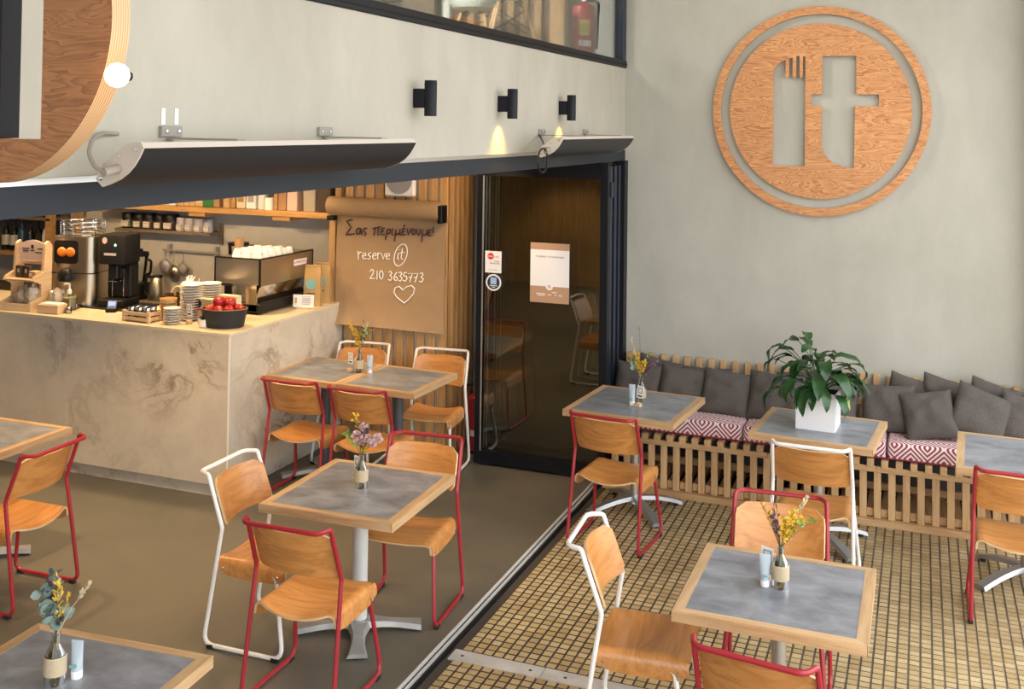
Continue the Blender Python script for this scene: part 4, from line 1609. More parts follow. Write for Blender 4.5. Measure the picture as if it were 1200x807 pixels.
def heater(y0, y1, label, mats):
    h = thing('patio_heater', label, 'heater', (-2.0, y0, 2.57), 0, 'infrared heaters along the facade')
    L = y1 - y0
    # section in x, z: curved dark front, housing behind
    front = []
    for k in range(7):
        s = k / 6
        front.append((-.105 + .135 * s + .016 * math.sin(math.pi * s), -.050 + .108 * s - .016 * math.sin(math.pi * s)))
    back = [(.020, .074), (-.028, .066), (-.055, .048), (-.105, .012), (-.128, -.030)]
    prof = front + back
    bm_ = bmesh.new()
    A = [bm_.verts.new((x, 0.006, z)) for x, z in front]
    B = [bm_.verts.new((x, L - .006, z)) for x, z in front]
    for k in range(6):
        bm_.faces.new((A[k], B[k], B[k + 1], A[k + 1]))
    finish('panel', bm_, 'heater_panel', h)
    bm_ = bmesh.new()
    bb_ = [front[-1]] + back + [front[0]]
    A = [bm_.verts.new((x, 0.006, z)) for x, z in bb_]
    B = [bm_.verts.new((x, L - .006, z)) for x, z in bb_]
    for k in range(len(bb_) - 1):
        bm_.faces.new((A[k], B[k], B[k + 1], A[k + 1]))
    finish('housing', bm_, 'heater_body', h, smooth=0)
    for yy in (0, L - .008):
        bm_ = bmesh.new()
        A = [bm_.verts.new((x * 1.03, yy, z * 1.03)) for x, z in prof]
        B = [bm_.verts.new((x * 1.03, yy + .008, z * 1.03)) for x, z in prof]
        n = len(prof)
        for k in range(n):
            bm_.faces.new((A[k], A[(k + 1) % n], B[(k + 1) % n], B[k]))
        bm_.faces.new(A[::-1])
        bm_.faces.new(B)
        bmesh.ops.recalc_face_normals(bm_, faces=bm_.faces[:])
        cap = finish('end_cap', bm_, mats, h, smooth=0)
        for x, z in ((.005, .055), (-.112, -.028), (-.05, .035)):
            latheo('screw', [(0, .004), (.006, .003), (.007, 0)], 'chrome', cap, 10, (x, yy, z), (math.pi / 2, 0, 0))
        if yy > 0:
            bm2 = None
    tubeo('rib', [(-.040, .01, -.010), (-.040, L - .01, -.010)], .004, 'heater_panel', h, 6)
    # supply cable looping back to the wall
    tubeo('cable_gland', [(-.06, -.05, -.008), (-.055, .0, .0)], .013, 'cable_grey', h, 10)
    return h


h1 = heater(2.30, 3.96, 'long infrared heater with thick looped cable, below the unlit wall lamp', 'heater_body')
tubeo('cable', fillet([(-.058, -.045, -.006), (-.09, -.048, .004), (-.14, -.022, .040), (-.19, .046, .078), (-.24, .14, .096), (-.28, .247, .092)], .2, 6), .0062, 'cable_grey', h1, 10)
h2 = heater(5.88, 7.52, 'infrared heater in the corner with a thin black cable, above the glass doors', 'heater_body')
tubeo('cable', [(-.06, -.10 + .085 * math.cos(R(a)), -.065 + .07 * math.sin(R(a))) for a in range(50, 400, 18)] + [(-.09, .02, -.02)], .0055, 'black_plastic', h2, 8)
tubeo('cable', fillet([(-.058, -.045, -.006), (-.11, .06, .02), (-.2, .28, .05), (-.28, .44, .08)], .2, 6), .0055, 'black_plastic', h2, 8)
for h, L in ((h1, 1.66), (h2, 1.64)):
    for s in (.29, .86):
        bk = boxo('wall_bracket', -.28, -.266, L * s - .05, L * s + .05, .082, .118, 'bracket_grey', h, .002)
        boxo('bracket_arm', -.27, .0, L * s - .02, L * s + .02, .074, .080, 'bracket_grey', h)
        for q in (-.03, .03):
            latheo('bolt', [(0, .006), (.006, .005), (.007, 0)], 'chrome', bk, 8, (-.266, L * s + q, .1), (0, math.pi / 2, 0))
for q in (-.032, .032):
    boxo('wall_patch', -.2795, -.277, 1.66 * .29 + q - .009, 1.66 * .29 + q + .009, .122, .175, 'chalk_white', h1)

# ------------------------------------------------------------------ things on the counter
def jar(x, y, z, r_0, h, body, lid, label, name='storage_jar', cat='jar', group='jars on the small kitchen shelf', lab=True, lid_h=.25):
    j = thing(name, label, cat, (x, y, z), 0, group)
    latheo('body', [(0, 0), (r_0 * .96, 0), (r_0, .006), (r_0, h * (1 - lid_h)), (r_0 * .92, h * (1 - lid_h) + .004), (0, h * (1 - lid_h) + .004)], body, j, 18)
    latheo('lid', [(r_0 * 1.03, h * (1 - lid_h)), (r_0 * 1.03, h * .98), (r_0, h), (0, h)], lid, j, 18)
    if lab:
        boxo('label', -r_0 * .62, r_0 * .62, -r_0 * 1.02, -r_0 * .8, h * .12, h * .48, 'label_cream', j)
        boxo('print', -r_0 * .5, r_0 * .5, -r_0 * 1.03, -r_0 * .9, h * .36, h * .40, 'print_grey', j)
    return j


# orange juicer
jx, jy = -6.50, 6.88
ju = thing('citrus_juicer', 'tall stainless orange juicer with a window of halved oranges on the counter', 'juicer', (jx, jy, CZ), R(13))
bm = bmesh.new()
def rrect(w_, d_, r_0, n=6):
    out = []
    for cx, cy, a0 in ((w_ - r_0, d_ - r_0, 0), (-w_ + r_0, d_ - r_0, 90), (-w_ + r_0, -d_ + r_0, 180), (w_ - r_0, -d_ + r_0, 270)):
        for k in range(n + 1):
            a = R(a0 + 90 * k / n)
            out.append((cx + r_0 * math.cos(a), cy + r_0 * math.sin(a)))
    return out
def prism(bm_, outl, z0, z1, mi=0):
    A = [bm_.verts.new((x, y, z0)) for x, y in outl]
    B = [bm_.verts.new((x, y, z1)) for x, y in outl]
    n = len(outl)
    for k in range(n):
        bm_.faces.new((A[k], A[(k + 1) % n], B[(k + 1) % n], B[k])).material_index = mi
    bm_.faces.new(A[::-1]).material_index = mi
    bm_.faces.new(B).material_index = mi
prism(bm, rrect(.175, .16, .07), .0, .255)
finish('lower_body', bm, 'steel_brush_warm', ju)
bm = bmesh.new()
prism(bm, rrect(.175, .16, .07), .262, .555)
finish('upper_body', bm, 'steel_brush_warm', ju)
boxo('seam', -.170, .170, -.155, .155, .254, .263, 'black_plastic', ju)
outline('window_frame', [rrect(.098, .095, .03)], .004, 'black_plastic', ju, (-.045, -.160, .43), FACE_Y)
for q in (-.035, .035):
    latheo('orange_half', [(0, .022), (.028, .015), (.038, .003), (.040, 0)], 'orange_skin', ju, 18, (-.045 + q, -.161, .43), FACE_Y)
    tubeo('basket_ring', [(.15 * math.cos(a) * 1.1, .14 * math.sin(a) * 1.1, .60 + q) for a in [2 * math.pi * k / 28 for k in range(28)]], .006, 'chrome', ju, 6, closed=True)
tubeo('basket_ring', [(.15 * math.cos(a) * 1.12, .14 * math.sin(a) * 1.12, .67) for a in [2 * math.pi * k / 28 for k in range(28)]], .007, 'chrome', ju, 6, closed=True)
tubeo('basket_ring', [(.15 * math.cos(a) * 1.1, .14 * math.sin(a) * 1.1, .598) for a in [2 * math.pi * k / 28 for k in range(28)]], .006, 'chrome', ju, 6, closed=True)
for k in range(12):
    a = 2 * math.pi * k / 12
    tubeo('basket_wire', [(.163 * math.cos(a), .152 * math.sin(a), .555), (.165 * math.cos(a), .154 * math.sin(a), .67)], .003, 'chrome', ju, 5)
latheo('spout', [(0, .0), (.055, .0), (.062, .03), (.05, .075), (.03, .10), (0, .105)], 'black_plastic', ju, 18, (-.03, -.185, .20))
boxo('drip_tray', -.11, .11, -.27, -.16, 0, .03, 'chrome', ju, .004)
# coffee grinder
gr = thing('coffee_grinder', 'tall black coffee grinder with a green light next to the juicer', 'grinder', (-6.13, 6.90, CZ), R(9))
boxo('base', -.135, .135, -.17, .17, .0, .06, 'black_plastic', gr, .008)
boxo('column', -.125, .125, .0, .17, .06, .34, 'black_matt', gr, .012)
boxo('head', -.140, .140, -.16, .17, .34, .585, 'black_matt', gr, .02, seg=2)
boxo('spout', -.05, .05, -.13, -.02, .22, .34, 'black_plastic', gr, .01)
for q in (-.06, .06):
    boxo('rail', q - .004, q + .004, -.02, .0, .06, .30, 'chrome', gr)
boxo('fork', -.045, .045, -.12, -.0, .20, .207, 'chrome', gr)
latheo('lamp', [(0, .004), (.009, .002), (.010, 0)], 'led_green', gr, 12, (.04, -.161, .50), FACE_Y)
outline('badge', [circle(.026, 24)], .003, 'petal_pink', gr, (-.075, -.161, .535), FACE_Y)
boxo('badge', -.08, .05, -.163, -.16, .415, .435, 'print_grey', gr)
tr_ = tag(boxo('bar_tray', -6.42, -5.86, 6.72, 7.08, CZ, CZ + .012, 'black_plastic', None, .003), 'flat black tray under the juicer and the coffee grinder', 'tray')
tr_.location.z = -.0
gr.scale = (.84, .72, 1)
ju.scale = (1.08, 1, 1)
for o_ in (ju, gr):
    o_.location.z = CZ + .012
tr_.location = (0, 0, 0)
pd = thing('payment_terminal', 'small lit blue screen on a stand before the black coffee grinder', 'terminal', (-5.99, 6.66, CZ), R(20))
boxo('foot', -.04, .04, -.02, .05, 0, .03, 'black_plastic', pd, .004)
boxo('screen', -.035, .035, -.006, .004, .02, .09, 'led_screen', pd, .003, rot=(-.3, 0, 0))
boxo('display', -.028, .028, -.0075, -.006, .05, .083, 'screen_blue', pd, rot=(-.3, 0, 0))

# wooden display stand at far left
ds = thing('display_stand', 'pale wooden display rack with a printed header at the left end of the counter', 'rack', (-6.70, 6.38, CZ), R(6))
for x in (-.145, .125):
    bm = bmesh.new()
    prism(bm, [(0, 0), (.24, 0), (.24, .50), (.20, .54), (.16, .52), (.14, .30), (.05, .27), (.03, .24), (.12, .20), (.12, .10), (.0, .07)], 0, .022)
    finish('side_panel', bm, 'bare_wood', ds, (x, 0, 0), (math.pi / 2, 0, math.pi / 2), smooth=0)
outline('header', [[(-.12, .38), (.12, .38), (.12, .51)] + [(.12 - .24 * k / 10, .51 + .035 * math.sin(math.pi * k / 10)) for k in range(1, 10)] + [(-.12, .51)]], .008, 'card_pinkish', ds, (0, .19, 0), FACE_Y)
boxo('header_print', -.012, .012, .183, .186, .475, .505, 'print_dark', ds)
for a, b, z in ((-.10, -.03, .47), (.05, .10, .47), (-.09, -.04, .45), (.03, .09, .44), (-.02, .02, .455)):
    boxo('header_print', a, b, .183, .186, z, z + .008, 'print_dark', ds)
boxo('shelf', -.125, .125, .03, .22, .235, .248, 'bare_wood', ds, .002)
boxo('shelf', -.125, .125, .01, .23, .0, .014, 'bare_wood', ds, .002)
boxo('front_lip', -.125, .125, .0, .012, .0, .06, 'bare_wood', ds, .002)
boxo('back_rail', -.125, .125, .21, .222, .345, .375, 'bare_wood', ds, .002)
for k, (q, lab) in enumerate(((-.075, 'dark chocolate pack on the upper shelf of the display rack, on the left'), (.005, 'dark chocolate pack on the upper shelf of the display rack, on the right'))):
    c_ = tag(boxo('snack_pack', -.036, .036, -.018, .018, 0, .095, 'jar_brown', None, .004, (-6.70 + q, 6.50, CZ + .249), (0, 0, R(-6))), lab, 'packet', 'dark packs on the display rack')
    boxo('label', -.012, .012, -.0195, -.0175, .04, .07, 'label_cream', c_)
c_ = tag(boxo('snack_pack', -.04, .04, -.03, .03, 0, .06, 'pack_tan', None, .004, (-6.61, 6.49, CZ + .249), (0, 0, R(-6))), 'tan carton on the display rack beside the dark packs', 'packet')
boxo('label', -.03, .0, -.0315, -.0295, .025, .045, 'card_white', c_)


def bag_blob(name, x, y, z, w_, d_, h, mat, label, group, seed):
    bm_ = bmesh.new()
    bmesh.ops.create_icosphere(bm_, subdivisions=3, radius=1)
    for v_ in bm_.verts:
        n_ = noise.noise(v_.co * 2.3 + Vector((seed, 0, 0)))
        s = 1 + .28 * n_
        v_.co = Vector((v_.co.x * w_ / 2 * s, v_.co.y * d_ / 2 * s, max(0, (v_.co.z * .6 + .5)) * h * s))
    return tag(finish(name, bm_, mat, None, (x, y, z), smooth=20), label, 'bag', group)


bag_blob('biscuit_bag', -6.745, 6.50, CZ + .016, .11, .12, .15, 'cello', 'clear bag of biscuits inside the display rack, lower shelf, left', 'clear biscuit bags', 1)
bag_blob('biscuit_bag', -6.64, 6.50, CZ + .016, .11, .12, .16, 'cello', 'clear bag of biscuits inside the display rack, lower shelf, right', 'clear biscuit bags', 2)
bag_blob('biscuit_bag', -6.47, 6.58, CZ, .14, .13, .15, 'cello', 'clear bag of biscuits between display rack and soap pump', 'clear biscuit bags', 3)
for k in range(3):
    c_ = tag(boxo('label_block', -.032, .032, -.012, .012, 0, .045, 'bare_wood', None, .003, (-7.03 + k * .075, 6.365, CZ), (0, 0, 0)), ('first', 'second', 'third')[k] + ' small wooden block from the left along the counter edge before the display rack', 'block', 'small blocks along the counter edge')
nb = thing('napkin_box', 'low pale wooden napkin box at the counter edge by the display rack', 'box', (-6.385, 6.45, CZ), R(4))
boxo('case', -.10, .10, -.055, .055, 0, .07, 'bare_wood', nb, .004)
boxo('napkins', -.085, .085, -.045, .045, .06, .078, 'card_white', nb, .003)
so = thing('soap_pump', 'clear pump bottle with a white pump beside the juicer', 'dispenser', (-6.36, 6.60, CZ))
bm = bmesh.new()
prism(bm, rrect(.046, .04, .015), 0, .13)
finish('bottle', bm, 'bottle_glass', so)
bm = bmesh.new()
prism(bm, rrect(.041, .035, .013), .004, .10)
finish('filling', bm, 'pack_cream', so)
latheo('pump', [(.018, .13), (.02, .15), (.014, .165), (.007, .167), (.007, .21), (0, .21)], 'card_white', so, 14)
tubeo('nozzle', [(0, 0, .207), (-.035, -.01, .208), (-.045, -.012, .198)], .006, 'card_white', so, 8)
for k, (x, y, lab) in enumerate(((-6.315, 6.49, 'left'), (-6.255, 6.485, 'right'))):
    jar(x, y, CZ, .024, .055, 'bottle_glass', 'chrome', 'small glass jar with metal lid before the pump bottle, on the ' + lab, 'glass_jar', 'jar', 'small glass jars by the pump', False)

# blender and kettle on the back bench
bl = thing('blender', 'glass jug blender with a black lid behind the coffee grinder', 'blender', (-6.78, 7.88, 1.06))
boxo('motor_base', -.085, .085, -.085, .085, 0, .15, 'black_plastic', bl, .015)
latheo('jug', [(0, .16), (.06, .16), (.085, .36), (.09, .40)], 'clear_glass', bl, 20)
latheo('lid', [(.094, .395), (.094, .43), (.04, .44), (.04, .46), (0, .46)], 'black_plastic', bl, 20)
tubeo('handle', fillet([(.09, 0, .37), (.15, 0, .36), (.14, 0, .24), (.075, 0, .22)], .03), .012, 'black_plastic', bl)
ke = thing('kettle', 'steel kettle with a black handle beside the blender', 'kettle', (-6.54, 7.86, 1.06))
latheo('body', [(0, 0), (.085, 0), (.088, .02), (.065, .19), (.05, .215), (0, .22)], 'steel_brush_warm', ke, 20)
latheo('lid', [(.05, .215), (.045, .235), (0, .24)], 'black_plastic', ke, 16)
tubeo('handle', fillet([(-.055, 0, .21), (-.13, 0, .22), (-.14, 0, .07), (-.09, 0, .04)], .04), .013, 'black_plastic', ke)

# caddy of small jars, bamboo bowls, crockery
cb = thing('wooden_caddy', 'small slatted wooden crate of glass jars on the counter edge', 'crate', (-5.53, 6.48, CZ), R(-3))
for y in (-.065, .065):
    for z in (.012, .05):
        boxo('slat', -.12, .12, y - .005, y + .005, z, z + .026, 'bare_wood', cb, .001)
for x in (-.12, .12):
    for z in (.012, .05):
        boxo('slat', x - .005, x + .005, -.065, .065, z, z + .026, 'bare_wood', cb, .001)
    for y in (-.06, .06):
        boxo('corner_post', x - .012, x + .012, y - .012, y + .012, 0, .085, 'bare_wood', cb, .001)
boxo('floor_board', -.115, .115, -.06, .06, .006, .012, 'bare_wood', cb)
for k in range(6):
    jar(-5.605 + (k % 3) * .075, 6.455 + (k // 3) * .06, CZ + .0125, .026, .095, 'bottle_glass', 'chrome', ('front left', 'front middle', 'front right', 'rear left', 'rear middle', 'rear right')[k] + ' glass jar in the small wooden crate', 'glass_jar', 'jar', 'glass jars in the crate', False)
for k, (x, y, h) in enumerate(((-5.50, 6.75, .16), (-5.42, 6.79, .18), (-5.46, 6.67, .15))):
    c_ = thing('glass_tumbler', ('leftmost', 'rearmost', 'nearest')[k] + ' of the stacked dark glasses behind the wooden crate', 'glass', (x, y, CZ), 0, 'stacked dark glasses')
    for q in range(3):
        latheo('tumbler', [(.030, 0), (.038, .09), (.036, .09), (.028, .004), (0, .004)], 'bottle_amber', c_, 16, (0, 0, q * h * .25))
for k in range(4):
    b_ = thing('bamboo_bowl', ('lowest', 'second from the bottom', 'third from the bottom', 'topmost')[k] + ' in the stack of bamboo bowls beside the saucers', 'bowl', (-5.385, 6.60, CZ + k * .041), 0, 'stacked bamboo bowls')
    latheo('bowl', [(0, 0), (.052, 0), (.062, .012), (.064, .040), (.058, .040), (.052, .012), (0, .008)], 'bamboo', b_, 20)


def plate_stack(x, y, r_0, n, step, name, words, group):
    pr = [(0, .002), (r_0 * .55, 0), (r_0 * .62, .003), (r_0, step * .80), (r_0 * .99, step * .95), (r_0 * .6, .006), (0, .005)]
    src = latheo(name, pr, ('porcelain',), None, 24)
    for k in range(n):
        o_ = src if k == 0 else src.copy()
        if k:
            COL.objects.link(o_)
        o_.location = (x + rnd.uniform(-.002, .002), y + rnd.uniform(-.002, .002), CZ + k * step)
        ordi = 'second third fourth fifth sixth seventh eighth ninth tenth eleventh twelfth thirteenth'.split()
        nth = 'lowest plate' if k == 0 else ('topmost plate' if k == n - 1 else ordi[k - 1] + ' plate from the bottom')
        tag(o_, nth + ' ' + words, 'plate', group)


plate_stack(-5.245, 6.475, .066, 7, .0175, 'saucer', 'in the short stack at the counter edge', 'short stack of saucers')
plate_stack(-5.225, 6.665, .084, 14, .0195, 'plate', 'in the tall front stack behind the saucers', 'tall front stack of plates')
plate_stack(-5.200, 6.870, .084, 14, .0185, 'plate', 'in the tall rear stack behind the saucers', 'tall rear stack of plates')
sb = thing('stirrer_tray', 'small tray of white paper sticks on top of the kitchen clutter behind the plates', 'tray', (-5.52, 7.05, CZ))
boxo('tray', -.07, .07, -.04, .04, 0, .22, 'porcelain', sb, .004)
rgs = random.Random(4)
for k in range(14):
    a = rgs.uniform(-.055, .055)
    tubeo('stick', [(a, rgs.uniform(-.03, .03), .21), (a + rgs.uniform(-.015, .015), rgs.uniform(-.03, .03), .21 + rgs.uniform(.03, .065))], .0035, 'card_white', sb, 5)
bk = thing('wicker_basket', 'small basket with an arched handle behind the bamboo bowls', 'basket', (-5.60, 6.98, CZ))
latheo('bowl', [(0, 0), (.05, 0), (.075, .07), (.07, .07), (.046, .006), (0, .006)], 'pack_brown', bk, 18)
for q in (-.008, .008):
    tubeo('handle', [(.072 * math.cos(a), q, .07 + .12 * math.sin(a)) for a in [math.pi * k / 12 for k in range(13)]], .005, 'bare_wood', bk, 6)
card_stand(-5.125, 6.52, CZ, -.15, 'printed card on a wooden block before the stacks of plates', -.05)
for k, (x, y, z, lab) in enumerate(((-5.10, 6.68, 0, 'front'), (-4.985, 6.83, .0, 'rear'))):
    c_ = thing('chocolate_box', 'cream and red carton with a round blue mark beside the apples, the %s one' % lab, 'box', (x, y, CZ + z), R(-4), 'cream and red cartons')
    boxo('carton', -.085, .085, -.03, .03, 0, .172 + .01 * k, 'pack_cream', c_, .002)
    boxo('red_band', -.0855, .0855, -.0308, -.028, .0, .088, 'card_pinkish', c_)
    boxo('red_band', -.0857, .0857, -.0312, -.028, .083, .096, 'print_red', c_)
    outline('mark', [circle(.033, 24)], .001, 'print_navy', c_, (-.045, -.0308, .132), FACE_Y)
    text('letters', 'TON', .038, 'pack_brown', c_, (.035, -.0306, .148), FACE_Y)
    text('letters', 'ION', .038, 'pack_brown', c_, (.035, -.0306, .118), FACE_Y)
su = thing('potted_succulent', 'small succulent in a white pot at the counter edge left of the apples', 'plant', (-4.955, 6.475, CZ))
latheo('pot', [(0, 0), (.032, 0), (.040, .008), (.044, .06), (.039, .06), (.035, .05), (0, .05)], 'porcelain', su, 18)
for k in range(16):
    a, e = k * 2.4, .35 + .06 * k
    bm = bmesh.new()
    L_ = .05 - .0012 * k
    d_ = Vector((math.cos(a) * math.cos(e), math.sin(a) * math.cos(e), math.sin(e)))
    tube(bm, [Vector((0, 0, .052)), Vector((0, 0, .052)) + d_ * L_ * .6, Vector((0, 0, .052)) + d_ * L_], [.007, .011, .001], 6)
    finish('leaf', bm, 'leaf_green', su)

# apples in the charcoal bowl
AX, AY = -4.835, 6.555
ab = thing('fruit_bowl', 'oval charcoal bowl of red apples at the counter corner', 'bowl', (AX, AY, CZ), R(14))
latheo('bowl', [(0, 0), (.140, 0), (.150, .01), (.172, .125), (.176, .135), (.168, .135), (.146, .02), (0, .012)], 'bowl_charcoal', ab, 32, sy=.72)
tubeo('rim_edge', [(.172 * math.cos(a), .172 * .72 * math.sin(a), .136) for a in [2 * math.pi * k / 40 for k in range(40)]], .0032, 'pack_brown', ab, 6, closed=True)
apm = None
APP = [(-.095, -.035, .095, 'front left'), (-.02, -.06, .10, 'front middle'), (.055, -.05, .10, 'front right'), (.115, .0, .105, 'far right'), (.05, .045, .10, 'rear right'), (-.04, .05, .10, 'rear left'), (-.105, .03, .095, 'far left'), (-.045, -.005, .155, 'upper left, biggest,'), (.05, .0, .15, 'upper right'), (.0, .06, .145, 'upper rear')]
ap0 = None
for k, (x, y, z, lab) in enumerate(APP):
    if ap0 is None:
        ap0 = latheo('apple', [(0, -.026), (.012, -.033), (.024, -.031), (.036, -.012), (.038, .006), (.031, .024), (.018, .032), (.006, .028), (0, .022)], 'apple_skin', None, 18)
        tubeo('stalk', [(0, 0, .022), (.002, 0, .036), (.005, .002, .044)], .0015, 'stem_brown', ap0, 5)
        o_ = ap0
    else:
        o_ = copy_tree(ap0)
    v_ = Matrix.Rotation(R(14), 3, 'Z') @ Vector((x, y, 0))
    o_.location = (AX + v_.x, AY + v_.y, CZ + z + .028)
    o_.rotation_euler = (rnd.uniform(-.7, .7), rnd.uniform(-.7, .7), rnd.uniform(0, 6))
    o_.scale = (1.12,) * 3 if k == 7 else (1, 1, 1)
    tag(o_, lab + ' apple in the charcoal bowl', 'apple', 'red apples in the bowl')

# espresso machine
em = thing('espresso_machine', 'large steel espresso machine at the corner of the counter', 'coffee machine', (-4.855, 7.03, CZ))
W_, L_ = .43, .76       # runs back along the counter return; its rear side faces the room
boxo('upper_body', -W_ + .012, -.006, .006, L_ - .006, .245, .432, 'black_plastic', em)
boxo('end_panel', -W_ + .006, -.008, -.004, .006, .238, .435, 'steel_brush_warm', em, .001)
boxo('rear_panel', -.006, .004, .008, L_ - .006, .225, .435, 'steel_brush_warm', em, .001)
for x, y in ((-.008, -.008), (-.008, L_ - .008), (-W_, -.006)):
    boxo('corner_bar', x, x + .014, y, y + .014, .22 if x > -.1 else .235, .445, 'black_plastic', em)
boxo('top_rail', -.008, .006, 0, L_, .435, .445, 'black_plastic', em)
boxo('top_rail', -W_, 0, -.006, .006, .435, .445, 'black_plastic', em)
boxo('top_tray', -W_ + .01, -.008, .006, L_, .432, .437, 'steel_brush_warm', em)
boxo('lower_body', -.30, -.06, .05, L_ - .05, .08, .245, 'steel_mirror', em)
bm = bmesh.new()
A = [bm.verts.new(p) for p in ((-.004, .01, .225), (-.004, L_ - .01, .225), (-.055, L_ - .01, .085), (-.055, .01, .085))]
bm.faces.new(A)
B = [bm.verts.new((v_.co.x - .004, v_.co.y, v_.co.z)) for v_ in A]
bm.faces.new(B[::-1])
for k in range(4):
    bm.faces.new((A[k], B[k], B[(k + 1) % 4], A[(k + 1) % 4]))
finish('splash_panel', bm, 'steel_mirror', em, smooth=0)
boxo('leg_panel', -.10, -.03, .0, .012, .03, .24, 'steel_mirror', em)
boxo('leg_panel', -.14, -.10, .012, .05, .03, .24, 'pack_brown', em)
boxo('base', -W_ + .02, .0, .0, L_, .02, .085, 'black_plastic', em, .004)
boxo('drip_tray', -W_, -W_ + .10, .03, L_ - .03, .03, .09, 'steel_brush_warm', em, .003)
for x in (-.36, -.05):
    for y in (.06, L_ - .06):
        latheo('foot', [(0, 0), (.022, 0), (.018, .024), (0, .024)], 'black_plastic', em, 12, (x, y, 0))
for y in (.22, .52):
    latheo('group_head', [(0, 0), (.035, 0), (.035, .05), (0, .05)], 'chrome', em, 16, (-.38, y, .20))
    tubeo('filter_handle', [(-.38, y, .195), (-.52, y, .185)], .013, 'black_plastic', em)
bd = boxo('name_plate', .0045, .007, .47, .665, .335, .385, 'card_white', em)
text('letters', 'LA MARZOCCO', .030, 'print_red', em, (.0078, .567, .360), (math.pi / 2, 0, math.pi / 2))
cup0 = None
CUPS = []
for i in range(6):
    for j in range(3):
        CUPS.append((-.06 - j * .095, .055 + i * .088, i, j))
for x, y, i, j in CUPS:
    small = i >= 4
    if cup0 is None:
        cup0 = thing('coffee_cup', '', 'cup', (0, 0, 0), 0, 'white cups on the espresso machine')
        latheo('cup', [(0, .062), (.024, .062), (.030, .050), (.040, .012), (.041, 0), (.038, 0), (.036, .012), (.026, .052), (0, .056)], 'porcelain', cup0, 20)
        tubeo('handle', fillet([(.036, 0, .018), (.060, 0, .020), (.058, 0, .046), (.031, 0, .044)], .012), .0045, 'porcelain', cup0, 6)
        o_ = cup0
    else:
        o_ = copy_tree(cup0)
    s = .86 if small else 1.14
    o_.location = (-4.855 + x, 7.03 + y, CZ + .4375)
    o_.scale = (s, s, s)
    o_.rotation_euler = (0, 0, rnd.uniform(-1, 1))
    o_['label'] = 'upturned white cup on the espresso machine, row %s from the apples, %s' % (('one', 'two', 'three', 'four', 'five', 'six')[i], ('room side', 'middle', 'kitchen side')[j])
# coffee bags and card beyond the machine
for k, (x, y, rz_, h, lab) in enumerate(((-4.725, 7.60, .25, .335, 'kraft coffee bag with a round teal label, nearer, at the end of the counter'), (-4.735, 7.77, .2, .335, 'kraft coffee bag with a round teal label, behind the nearer one by the wooden post'))):
    c_ = thing('coffee_bag', lab, 'bag', (x, y, CZ), rz_, 'kraft coffee bags')
    bm = bmesh.new()
    rows = []
    for q in range(9):
        s = q / 8
        hw = .072 - .006 * s
        dp = .038 * (1 - s ** 3) + .003
        rows.append([bm.verts.new((a * hw, b * dp, s * h)) for a, b in ((-1, -.8), (-.5, -1), (.5, -1), (1, -.8), (1, .8), (.5, 1), (-.5, 1), (-1, .8))])
    for a, b in zip(rows[:-1], rows[1:]):
        for j in range(8):
            bm.faces.new((a[j], a[(j + 1) % 8], b[(j + 1) % 8], b[j]))
    bm.faces.new(rows[-1])
    bm.faces.new(rows[0][::-1])
    finish('bag', bm, 'kraft_bag', c_)
    outline('round_label', [circle(.045, 32)], .002, 'print_teal', c_, (-.008, -.0395, .185), FACE_Y)
    boxo('small_print', -.04, .03, -.0405, -.0385, .105, .113, 'print_dark', c_)
    boxo('folded_top', -.066, .066, -.008, .004, h - .012, h + .006, 'kraft_bag', c_, .002)
cs = thing('sign_card', 'white printed card on a wooden foot in front of the coffee bags', 'card', (-4.715, 7.44, CZ), .22)
boxo('card', -.088, .088, -.001, .001, .012, .115, 'card_white', cs, rot=(-.08, 0, 0))
boxo('foot', -.06, .06, -.015, .015, 0, .014, 'bare_wood', cs, .002)
boxo('picture', -.072, -.056, -.0045, -.0015, .045, .09, 'pack_tan', cs, rot=(-.08, 0, 0))
for q in range(6):
    boxo('small_print', -.012, .066 - .01 * (q % 2), -.0045, -.0012, .098 - q * .012, .1015 - q * .012, 'print_grey', cs, rot=(-.08, 0, 0))
# grinders with clear hoppers behind the machine
for k, (x, y, lab) in enumerate(((-5.66, 7.86, 'left espresso grinder with a clear hopper behind the steel machine'), (-5.42, 7.70, 'right espresso grinder with a clear hopper behind the steel machine'))):
    z0 = 1.06 if k == 0 else CZ
    g = thing('espresso_grinder', lab, 'grinder', (x, y, z0), 0, 'espresso grinders with hoppers')
    dz = 1.187 - z0
    boxo('body', -.08, .08, -.10, .10, 0, .22 + dz, 'black_plastic', g, .015)
    boxo('wood_panel', -.082, .082, -.104, -.09, .20 + dz, .28 + dz, 'bamboo', g, .003)
    boxo('neck', -.078, .078, -.09, .09, .21 + dz, .29 + dz, 'black_plastic', g, .006)
    latheo('hopper', [(.06, .29 + dz), (.085, .33 + dz), (.088, .44 + dz)], 'clear_glass', g, 20)
    latheo('lid', [(.093, .43 + dz), (.093, .452 + dz), (0, .455 + dz)], 'black_plastic', g, 20)
    latheo('dial', [(0, 0), (.03, 0), (.03, .03), (0, .03)], 'black_plastic', g, 16, (-.11, 0, .24 + dz), (0, math.pi / 2, 0))
sl = thing('cup_sleeves', 'stack of brown paper cups on top of the espresso machine by the hoppers', 'cups', (-5.235, 7.28, CZ + .4375))
for q in range(3):
    latheo('paper_cup', [(.028, 0), (.040, .09), (.037, .09), (.026, .004), (0, .004)], 'pack_brown', sl, 16, (0, 0, q * .018))

